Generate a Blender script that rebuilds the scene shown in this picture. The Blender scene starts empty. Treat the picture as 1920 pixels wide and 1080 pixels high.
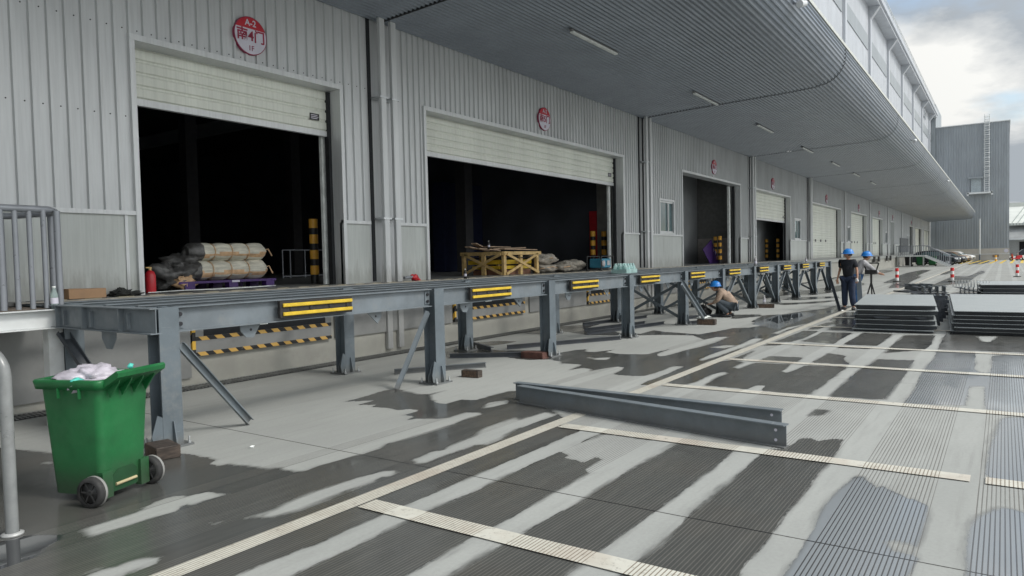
import bpy, math, random
import numpy as np
from mathutils import Vector, Matrix, Euler
random.seed(7)
SC=bpy.context.scene; COL=SC.collection
PI=math.pi
# ---------------------------------------------------------------- helpers
class MB:
    def __init__(s): s.v=[]; s.f=[]; s.m=[]; s.sm=[]; s.cur=0
    def add(s,vs,fs,smooth=False):
        b=len(s.v); s.v+= [tuple(v) for v in vs]
        for f in fs: s.f.append(tuple(b+i for i in f)); s.m.append(s.cur); s.sm.append(smooth)
        return s
    def box(s,x0,x1,y0,y1,z0,z1):
        if x0>x1: x0,x1=x1,x0
        if y0>y1: y0,y1=y1,y0
        if z0>z1: z0,z1=z1,z0
        v=[(x0,y0,z0),(x1,y0,z0),(x1,y1,z0),(x0,y1,z0),(x0,y0,z1),(x1,y0,z1),(x1,y1,z1),(x0,y1,z1)]
        return s.add(v,[(0,3,2,1),(4,5,6,7),(0,1,5,4),(1,2,6,5),(2,3,7,6),(3,0,4,7)])
    def obox(s,c,sz,rot=None,M=None):
        R=M if M is not None else Euler(rot or (0,0,0)).to_matrix()
        hx,hy,hz=sz[0]/2,sz[1]/2,sz[2]/2; c=Vector(c)
        v=[c+R@Vector(p) for p in [(-hx,-hy,-hz),(hx,-hy,-hz),(hx,hy,-hz),(-hx,hy,-hz),(-hx,-hy,hz),(hx,-hy,hz),(hx,hy,hz),(-hx,hy,hz)]]
        return s.add(v,[(0,3,2,1),(4,5,6,7),(0,1,5,4),(1,2,6,5),(2,3,7,6),(3,0,4,7)])
    def frame(s,p0,p1,up=(0,0,1)):
        p0=Vector(p0);p1=Vector(p1);d=(p1-p0);L=d.length;d=d/L
        u=Vector(up); 
        if abs(u.dot(d))>.99: u=Vector((0,1,0))
        sd=d.cross(u).normalized(); u=sd.cross(d).normalized()
        return p0,p1,d,u,sd,L
    def bar(s,p0,p1,w,h,up=(0,0,1)):   # w sideways, h along up
        p0,p1,d,u,sd,L=s.frame(p0,p1,up)
        M=Matrix((d,sd,u)).transposed()
        return s.obox((p0+p1)/2,(L,w,h),M=M)
    def ibeam(s,p0,p1,h,b,tf=.012,tw=.01,up=(0,0,1)):
        p0,p1,d,u,sd,L=s.frame(p0,p1,up); M=Matrix((d,sd,u)).transposed(); c=(p0+p1)/2
        s.obox(c+u*(h/2-tf/2),(L,b,tf),M=M); s.obox(c-u*(h/2-tf/2),(L,b,tf),M=M)
        return s.obox(c,(L,tw,h-2*tf),M=M)
    def channel(s,p0,p1,h,b,t=.01,up=(0,0,1)):
        p0,p1,d,u,sd,L=s.frame(p0,p1,up); M=Matrix((d,sd,u)).transposed(); c=(p0+p1)/2
        s.obox(c+u*(h/2-t/2)+sd*b/2,(L,b,t),M=M); s.obox(c-u*(h/2-t/2)+sd*b/2,(L,b,t),M=M)
        return s.obox(c+sd*t/2,(L,t,h-2*t),M=M)
    def angle(s,p0,p1,a=.07,t=.008,up=(0,0,1)):
        p0,p1,d,u,sd,L=s.frame(p0,p1,up); M=Matrix((d,sd,u)).transposed(); c=(p0+p1)/2
        s.obox(c+sd*a/2,(L,a,t),M=M); return s.obox(c+u*(a/2+t/2),(L,t,a),M=M)
    def cyl(s,p0,p1,r0,r1=None,n=14,caps=True):
        r1=r0 if r1 is None else r1
        p0,p1,d,u,sd,L=s.frame(p0,p1)
        vs=[];
        for p,r in ((p0,r0),(p1,r1)):
            for i in range(n):
                a=2*PI*i/n; vs.append(p+sd*math.cos(a)*r+u*math.sin(a)*r)
        s.add(vs,[(i,(i+1)%n,n+(i+1)%n,n+i) for i in range(n)],True)
        if caps: s.add(vs,[tuple(range(n))[::-1],tuple(range(n,2*n))])
        return s
    def tube(s,pts,r,n=10,closed=False):
        pts=[Vector(p) for p in pts]; rs=r if isinstance(r,(list,tuple)) else [r]*len(pts)
        rings=[];up=None
        for i,p in enumerate(pts):
            a=pts[max(i-1,0)];b=pts[min(i+1,len(pts)-1)]; d=(b-a).normalized()
            if up is None: up=Vector((0,0,1)) if abs(d.z)<.9 else Vector((0,1,0))
            sd=d.cross(up).normalized(); up=sd.cross(d).normalized()
            rings+= [p+sd*math.cos(2*PI*k/n)*rs[i]+up*math.sin(2*PI*k/n)*rs[i] for k in range(n)]
        fs=[(i*n+k,i*n+(k+1)%n,(i+1)*n+(k+1)%n,(i+1)*n+k) for i in range(len(pts)-1) for k in range(n)]
        b=len(s.v); s.add(rings,fs,True)
        s.add(rings,[tuple(range(n))[::-1],tuple(range((len(pts)-1)*n,len(pts)*n))]); return s
    def prism(s,poly,f0,f1):  # poly list of 2D; f0,f1: functions 2D->3D
        n=len(poly); vs=[f0(*p) for p in poly]+[f1(*p) for p in poly]
        return s.add(vs,[tuple(range(n))[::-1],tuple(range(n,2*n))]+[(i,(i+1)%n,n+(i+1)%n,n+i) for i in range(n)])
    def lathe(s,prof,c,n=20,axis='z'):
        c=Vector(c); vs=[]
        for r,z in prof:
            for i in range(n):
                a=2*PI*i/n; q=Vector((r*math.cos(a),r*math.sin(a),z))
                if axis=='y': q=Vector((q.x,q.z,q.y))
                if axis=='x': q=Vector((q.z,q.y,q.x))
                vs.append(c+q)
        m=len(prof)
        return s.add(vs,[(j*n+i,j*n+(i+1)%n,(j+1)*n+(i+1)%n,(j+1)*n+i) for j in range(m-1) for i in range(n)],True)
    def blob(s,c,r,seed=0,amp=.12,n=12,m=8,fr=2.2,flat=0):
        rnd=random.Random(seed); ph=[(rnd.uniform(0,6),rnd.uniform(0,6),rnd.uniform(0,6)) for _ in range(4)]
        vs=[];c=Vector(c)
        for j in range(m+1):
            th=PI*j/m
            for i in range(n):
                a=2*PI*i/n; q=Vector((math.sin(th)*math.cos(a),math.sin(th)*math.sin(a),math.cos(th)))
                k=1+amp*sum(math.sin(q.x*fr*(e+1)+p[0])*math.sin(q.y*fr*(e+1)+p[1])*math.sin(q.z*fr*(e+1)+p[2])/(e*.6+1) for e,p in enumerate(ph))*1.5
                w=Vector((q.x*r[0],q.y*r[1],q.z*r[2]))*k
                if flat and w.z<-flat: w.z=-flat
                vs.append(c+w)
        return s.add(vs,[(j*n+i,(j+1)*n+i,(j+1)*n+(i+1)%n,j*n+(i+1)%n) for j in range(m) for i in range(n)],True)
    def build(s,name,mat,parent=None,bevel=0,local=False,seg=1,sub=0):
        me=bpy.data.meshes.new(name); o=bpy.data.objects.new(name,me); COL.objects.link(o)
        off=Vector((0,0,0))
        if parent is not None:
            o.parent=parent
            if not local:
                p=parent
                while p is not None: off+=p.location; p=p.parent
        vs=[(v[0]-off.x,v[1]-off.y,v[2]-off.z) for v in s.v]
        me.from_pydata(vs,[],s.f)
        for mm in (mat if isinstance(mat,(list,tuple)) else [mat]): me.materials.append(mm)
        me.polygons.foreach_set('material_index',s.m); me.polygons.foreach_set('use_smooth',s.sm)
        me.update()
        import bmesh
        bm=bmesh.new(); bm.from_mesh(me); pass
        bmesh.ops.recalc_face_normals(bm,faces=bm.faces); bm.to_mesh(me); bm.free()
        if bevel:
            b=o.modifiers.new('bevel','BEVEL'); b.width=bevel; b.segments=seg; b.limit_method='ANGLE'; b.angle_limit=math.radians(50)
        if sub:
            q=o.modifiers.new('sub','SUBSURF'); q.levels=sub; q.render_levels=sub
        return o
def split(m,name,mat,parent=None,**k):
    par=list(range(len(m.v)))
    def fd(i):
        while par[i]!=i: par[i]=par[par[i]]; i=par[i]
        return i
    key={}
    for i,v in enumerate(m.v):
        q=tuple(round(c,5) for c in v)
        if q in key: par[fd(i)]=fd(key[q])
        else: key[q]=i
    for f in m.f:
        for a in f[1:]: par[fd(a)]=fd(f[0])
    gr={}
    for fi,f in enumerate(m.f): gr.setdefault(fd(f[0]),[]).append(fi)
    out=[]
    for g in gr.values():
        n=MB(); mp={}
        for fi in g:
            for a in m.f[fi]:
                if a not in mp: mp[a]=len(n.v); n.v.append(m.v[a])
            n.f.append(tuple(mp[a] for a in m.f[fi])); n.m.append(m.m[fi]); n.sm.append(m.sm[fi])
        out.append(n.build(name,mat,parent,**k))
    return out
def tag(o,label=None,cat=None,group=None,kind=None):
    if label: o['label']=label
    if cat: o['category']=cat
    if group: o['group']=group
    if kind: o['kind']=kind
    return o
def thing(name,loc,label,cat,group=None,rz=0):
    o=bpy.data.objects.new(name,None); COL.objects.link(o); o.location=loc; o.rotation_euler=(0,0,rz); o.empty_display_size=.2
    return tag(o,label,cat,group)
def dup(root,loc,rz=None,label=None,group=None):
    def rec(o,par):
        c=o.copy(); COL.objects.link(c)
        if par is not None: c.parent=par
        for ch in list(o.children): rec(ch,c)
        return c
    r=rec(root,None); r.location=loc
    if rz is not None: r.rotation_euler=(0,0,rz)
    if label: r['label']=label
    if group: r['group']=group
    return r
# ---------------------------------------------------------------- node helpers
class NT:
    def __init__(s,name):
        s.mat=bpy.data.materials.new(name); s.mat.use_nodes=True; s.t=s.mat.node_tree; s.n=s.t.nodes; s.l=s.t.links
        s.b=s.n['Principled BSDF']; s.pos=s.n.new('ShaderNodeNewGeometry').outputs['Position']
        s.obj=s.n.new('ShaderNodeTexCoord').outputs['Object']
    def link(s,a,b): s.l.new(a,b)
    def inp(s,sock,v):
        if isinstance(v,(int,float)): sock.default_value=v
        elif isinstance(v,tuple): sock.default_value=v if len(v)!=3 or sock.type=='VECTOR' else (*v,1)
        else: s.l.new(v,sock)
    def math(s,op,a,b=0.,c=0.):
        n=s.n.new('ShaderNodeMath'); n.operation=op; s.inp(n.inputs[0],a); s.inp(n.inputs[1],b); s.inp(n.inputs[2],c); return n.outputs[0]
    def noise(s,scale=5,detail=4,rough=.6,vec=None,sc=None,w=None):
        n=s.n.new('ShaderNodeTexNoise'); n.inputs['Scale'].default_value=scale; n.inputs['Detail'].default_value=detail; n.inputs['Roughness'].default_value=rough
        v=vec if vec is not None else s.pos
        if sc: 
            m=s.n.new('ShaderNodeMapping'); m.inputs['Scale'].default_value=sc; s.link(v,m.inputs['Vector']); v=m.outputs['Vector']
        s.link(v,n.inputs['Vector']); return n.outputs['Fac']
    def ramp(s,v,a,b,lo=0.,hi=1.,smooth=True):
        n=s.n.new('ShaderNodeMapRange'); n.interpolation_type='SMOOTHSTEP' if smooth else 'LINEAR'
        s.inp(n.inputs['Value'],v); n.inputs['From Min'].default_value=a; n.inputs['From Max'].default_value=b; n.inputs['To Min'].default_value=lo; n.inputs['To Max'].default_value=hi; return n.outputs[0]
    def mix(s,f,a,b,mode='MIX'):
        n=s.n.new('ShaderNodeMix'); n.data_type='RGBA'; n.blend_type=mode; s.inp(n.inputs['Factor'],f); s.inp(n.inputs['A'],a); s.inp(n.inputs['B'],b); return n.outputs['Result']
    def sep(s,v=None):
        n=s.n.new('ShaderNodeSeparateXYZ'); s.link(v if v is not None else s.pos,n.inputs[0]); return n.outputs
    def attr(s,name):
        n=s.n.new('ShaderNodeAttribute'); n.attribute_name=name; return n.outputs['Fac']
    def bump(s,h,strength=.3,dist=.01):
        n=s.n.new('ShaderNodeBump'); n.inputs['Strength'].default_value=strength; n.inputs['Distance'].default_value=dist; s.link(h,n.inputs['Height']); s.link(n.outputs[0],s.b.inputs['Normal'])
    def set(s,col=None,rough=None,metal=None,**k):
        if col is not None: s.inp(s.b.inputs['Base Color'],col)
        if rough is not None: s.inp(s.b.inputs['Roughness'],rough)
        if metal is not None: s.inp(s.b.inputs['Metallic'],metal)
        for a,b in k.items(): s.inp(s.b.inputs[a.replace('_',' ')],b)
        return s.mat
def PM(name,col,rough=.5,metal=0,var=.15,scale=6,dirt=0,dcol=(.08,.07,.055),bump=0,bscale=60,sc=None,**k):
    t=NT(name); n=t.noise(scale,5,.6,sc=sc); f=t.ramp(n,.3,.7,1-var,1+var)
    c=t.mix(1.,col,t.mix(0.,(1,1,1),(1,1,1)),'MULTIPLY')
    comb=t.n.new('ShaderNodeCombineColor')
    for i in range(3): t.link(f,comb.inputs[i])
    c=t.mix(1.,col,comb.outputs[0],'MULTIPLY')
    if dirt:
        d=t.ramp(t.noise(scale*.7+1.3,7,.7),.55-.1*dirt,.75,0,dirt); c=t.mix(d,c,dcol)
    if bump: t.bump(t.noise(bscale,4),bump,.004 if bscale>12 else .02)
    r=t.ramp(t.noise(scale*2,4),.3,.7,max(0,rough-.08),min(1,rough+.08))
    return t.set(c,r,metal,**k)
M={}
def steelmat(name,col):
    t=NT(name); a=t.ramp(t.noise(2.2,5,.65),.3,.7,.82,1.12); cc=t.n.new('ShaderNodeCombineColor')
    for i in range(3): t.link(a,cc.inputs[i])
    c=t.mix(1.,col,cc.outputs[0],'MULTIPLY')
    dust=t.ramp(t.noise(3.5,7,.75),.5,.75,0,.45); c=t.mix(dust,c,(.25,.25,.235))
    scr=t.ramp(t.noise(1,3,.6,sc=(3,40,40)),.68,.74,0,.35); c=t.mix(scr,c,(.3,.32,.33))
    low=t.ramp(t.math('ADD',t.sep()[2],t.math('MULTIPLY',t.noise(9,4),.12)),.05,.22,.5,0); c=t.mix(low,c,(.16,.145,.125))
    rust=t.ramp(t.noise(11,6,.7),.70,.76,0,.6); c=t.mix(rust,c,(.16,.07,.03))
    t.bump(t.noise(25,4),.12,.003); r=t.ramp(t.noise(6,5),.3,.7,.32,.58); return t.set(c,r)
def binmat():
    t=NT('green_plastic'); z=t.sep()[2]; a=t.ramp(t.noise(3,5,.6),.3,.7,.8,1.15); cc=t.n.new('ShaderNodeCombineColor')
    for i in range(3): t.link(a,cc.inputs[i])
    c=t.mix(1.,(.012,.135,.04),cc.outputs[0],'MULTIPLY')
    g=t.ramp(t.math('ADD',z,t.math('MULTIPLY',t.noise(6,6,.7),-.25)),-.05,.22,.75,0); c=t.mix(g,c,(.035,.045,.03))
    sc=t.ramp(t.noise(1,4,.7,sc=(30,30,4)),.66,.74,0,.4); c=t.mix(sc,c,(.06,.22,.10))
    st=t.ramp(t.noise(5,8,.78,sc=(1,1,.5)),.6,.74,0,.5); c=t.mix(st,c,(.012,.07,.03))
    t.bump(t.noise(14,5),.25,.006); r=t.ramp(t.noise(8,5),.3,.7,.3,.6); return t.set(c,r)
M['clad']=None
def cladding(name,col,metal,rough,vert=True):
    t=NT(name); n=t.noise(1.3,3,.5,sc=(1,1,.25)); s_=t.noise(9,5,.6,sc=(3,3,.12))
    f=t.ramp(n,.3,.7,.93,1.05); g=t.ramp(s_,.35,.7,1.03,.92)
    h=t.math('MULTIPLY',f,g); cc=t.n.new('ShaderNodeCombineColor')
    for i in range(3): t.link(h,cc.inputs[i])
    c=t.mix(1.,col,cc.outputs[0],'MULTIPLY')
    d=t.ramp(t.noise(3,7,.75,sc=(1,1,.3)),.62,.8,0,.25); c=t.mix(d,c,(.2,.19,.17))
    t.bump(t.noise(1.6,3,.5,sc=(3,4,1.2)),.4,.03); zz=t.sep()[2]; gm=t.ramp(t.math('ADD',zz,t.math('MULTIPLY',t.noise(4,6,.7,sc=(3,3,.5)),-1.1)),.75,1.15,.4,0); c=t.mix(gm,c,(.16,.15,.13)); rn=t.ramp(t.noise(1,5,.65,sc=(9,9,.35)),.60,.74,0,.28); c=t.mix(rn,c,(.22,.21,.2))
    return t.set(c,rough,metal)
M['clad']=cladding('silver_cladding',(.56,.575,.58),.22,.42)
M['panel']=cladding('panel_grey_green',(.50,.525,.505),.05,.5)
M['trim']=cladding('trim_silver',(.62,.635,.64),.2,.42)
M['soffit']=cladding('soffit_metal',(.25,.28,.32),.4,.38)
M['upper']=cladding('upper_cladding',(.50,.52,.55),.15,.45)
M['band']=cladding('upper_band',(.32,.345,.36),.2,.5)
M['shutter']=cladding('shutter_cream',(.70,.72,.65),.05,.45)
M['farclad']=cladding('far_cladding',(.32,.35,.375),.15,.5)
M['farclad2']=cladding('far_cladding_light',(.3,.33,.35),.2,.5)
M['dark']=PM('dark_gap',(.015,.017,.02),.7)
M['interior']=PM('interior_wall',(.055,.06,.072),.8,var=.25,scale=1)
M['interior2']=PM('inner_partition',(.30,.315,.325),.6,var=.12,scale=1)
M['ifloor']=PM('interior_floor',(.22,.225,.22),.45,var=.2,scale=1.5,dirt=.4)
M['steel']=steelmat('grey_steel_paint',(.125,.152,.172))
M['steel2']=steelmat('grey_steel_paint_light',(.165,.192,.212))
M['steeldk']=PM('dark_bar',(.06,.068,.08),.45,var=.2,scale=5,dirt=.3,dcol=(.12,.09,.07))
M['bolt']=PM('bolt_dark',(.03,.03,.035),.5,.3)
M['galv']=PM('galvanised',(.6,.62,.63),.35,.7)
M['white']=PM('white_paint',(.66,.68,.68),.45,var=.06,scale=3,dirt=.25,dcol=(.35,.33,.3))
M['rail']=PM('rail_grey',(.25,.265,.29),.35,.2,var=.06)
M['rubber']=PM('black_rubber',(.025,.023,.022),.7,var=.3,scale=20,dirt=.3,dcol=(.1,.09,.08))
M['yellow']=PM('yellow_paint',(.66,.45,.03),.5,var=.12,scale=8,dirt=.45,dcol=(.3,.22,.05))
M['orange']=PM('orange_paint',(.82,.42,.05),.5,var=.08)
M['black']=PM('black_paint',(.02,.02,.02),.5)
M['green']=binmat()
M['bag']=PM('white_bag',(.50,.47,.53),.35,var=.12,scale=10,bump=1.,bscale=14)
M['cyan']=PM('cyan_scrap',(.1,.6,.5),.5)
M['grey']=PM('mid_grey',(.2,.2,.2),.6)
M['tyre']=PM('tyre_grey',(.03,.03,.03),.75,var=.2,scale=20,dirt=.4,dcol=(.13,.12,.11))
M['woodpal']=PM('pale_timber',(.60,.42,.18),.7,var=.2,scale=8,sc=(1,1,1),dirt=.3,dcol=(.25,.16,.09))
M['wooddk']=PM('wet_timber',(.06,.045,.036),.6,var=.5,scale=14,sc=(.6,.6,3),dirt=.5,dcol=(.03,.025,.02))
M['card']=PM('cardboard',(.36,.225,.13),.8,var=.1,scale=5)
M['redpaint']=PM('red_paint',(.5,.02,.03),.4)
M['purple']=PM('purple_plastic',(.055,.02,.13),.5)
M['blueshelf']=PM('navy_panel',(.018,.026,.07),.6)
M['glass']=PM('window_glass',(.10,.16,.17),.08,var=.2,scale=2)
M['bottle']=PM('clear_bottle',(.62,.74,.72),.12,Transmission_Weight=.7,IOR=1.2)
M['waterblue']=PM('pet_pack',(.55,.78,.76),.15,Transmission_Weight=.45,IOR=1.2,bump=.4,bscale=40)
M['jeans']=PM('blue_jeans',(.025,.038,.075),.85,var=.35,scale=7,bump=1.,bscale=10)
M['jeans2']=PM('light_jeans',(.04,.13,.32),.85,var=.25,scale=9)
M['slate']=PM('slate_trousers',(.07,.085,.10),.85,var=.2,scale=9)
M['tee']=PM('black_tee',(.012,.014,.02),.85,var=.25,scale=8,bump=1.,bscale=9)
M['tan']=PM('tan_shirt',(.34,.25,.19),.85,var=.3,scale=7,bump=1.,bscale=9)
M['lgrey']=PM('light_grey_shirt',(.42,.41,.42),.85,var=.15,scale=8,bump=1.,bscale=9)
M['skin']=PM('skin',(.42,.23,.15),.5,var=.08,scale=12,Subsurface_Weight=.08)
M['hair']=PM('black_hair',(.015,.012,.01),.6,bump=.5,bscale=90)
M['helmet']=PM('blue_helmet',(.02,.2,.6),.3,var=.05)
M['shoe']=PM('dark_shoe',(.02,.02,.022),.6)
M['glove']=PM('white_glove',(.6,.6,.6),.8)
M['lampwhite']=PM('lamp_casing',(.75,.78,.76),.4)
M['rwred']=PM('reflective_red',(.65,.03,.03),.45)
M['rwwhite']=PM('reflective_white',(.8,.8,.78),.45)
M['signred']=PM('sign_red',(.48,.02,.035),.4,var=.05)
M['signwhite']=PM('sign_white',(.62,.6,.68),.4,var=.05)
M['signmar']=PM('sign_maroon',(.25,.015,.06),.45)
M['dwhite']=PM('sack_cloth',(.58,.56,.47),.75,var=.2,scale=9,bump=.8,bscale=22,sc=(.5,2,3))
M['peach']=PM('sack_stripe',(.58,.38,.22),.75,var=.2,scale=12,bump=.6,bscale=30)
M['greysack']=PM('shrink_sack',(.085,.083,.08),.4,var=.5,scale=14,bump=.8,bscale=30)
M['sack']=PM('stone_sack',(.36,.33,.28),.8,var=.3,scale=12,dirt=.4,dcol=(.35,.2,.12),bump=.8,bscale=30)
M['cardark']=PM('car_dark',(.03,.035,.045),.25,.3)
M['carbronze']=PM('car_bronze',(.28,.2,.14),.3,.4)
M['carwhite']=PM('car_white',(.65,.66,.66),.3)
M['redcar']=PM('red_glass',(.4,.02,.02),.3)
M['concblock']=PM('dock_concrete',(.36,.355,.32),.8,var=.1,scale=2,dirt=.35,dcol=(.22,.2,.17),bump=.3,bscale=40)
M['dockdark']=PM('dock_panel',(.25,.255,.25),.75,var=.12,scale=2,dirt=.3,dcol=(.14,.13,.12))
M['plinth']=PM('far_plinth',(.5,.47,.42),.8,var=.1,scale=.6,dirt=.3,dcol=(.4,.3,.22))
M['bluemach']=PM('blue_machine',(.04,.22,.33),.4)
M['roofgrey']=PM('shed_roof',(.3,.31,.31),.7,var=.15,scale=.4)
def hazard(name,ca,cb,period,diag=0.,axis=0,duty=.5,off=0):
    t=NT(name); p=t.sep(); v=t.math('ADD',p[axis],t.math('MULTIPLY',p[2],diag)); v=t.math('ADD',v,off)
    f=t.math('FRACT',t.math('DIVIDE',v,period)); g=t.math('GREATER_THAN',f,duty)
    w=t.ramp(t.noise(12,6,.7),.58,.72,0,.6)
    c=t.mix(g,ca,cb); c=t.mix(w,c,(.25,.23,.2)); return t.set(c,.55)
M['haz']=hazard('hazard_tape',(.02,.02,.02),(.62,.38,.1),.24,1.0)
M['hazedge']=hazard('edge_tape',(.05,.05,.045),(.52,.46,.3),.40,0.)
M['hazv']=hazard('hazard_tape_upright',(.02,.02,.02),(.75,.45,.06),.24,1.0,axis=1)
def chequer():
    t=NT('chequer_plate'); p=t.sep()
    a=t.math('FRACT',t.math('MULTIPLY',t.math('ADD',p[0],p[1]),22.)); b=t.math('FRACT',t.math('MULTIPLY',t.math('SUBTRACT',p[0],p[1]),22.))
    h=t.math('MULTIPLY',t.math('GREATER_THAN',a,.6),t.math('GREATER_THAN',b,.35))
    t.bump(h,.5,.003)
    st=t.ramp(t.noise(2,6,.7,sc=(2,1,1)),.45,.7,0,.5)
    c=t.mix(st,(.40,.43,.43),(.27,.295,.305)); c=t.mix(t.math('MULTIPLY',h,.6),c,(.20,.225,.235)); return t.set(c,.45,.15)
M['chequer']=chequer()
CLOUD_OFF=(1.3,.4,0);CLOUD_STR=.62;GLOW=1.5;SUN_E=1.1;EXPO=0.62
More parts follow.
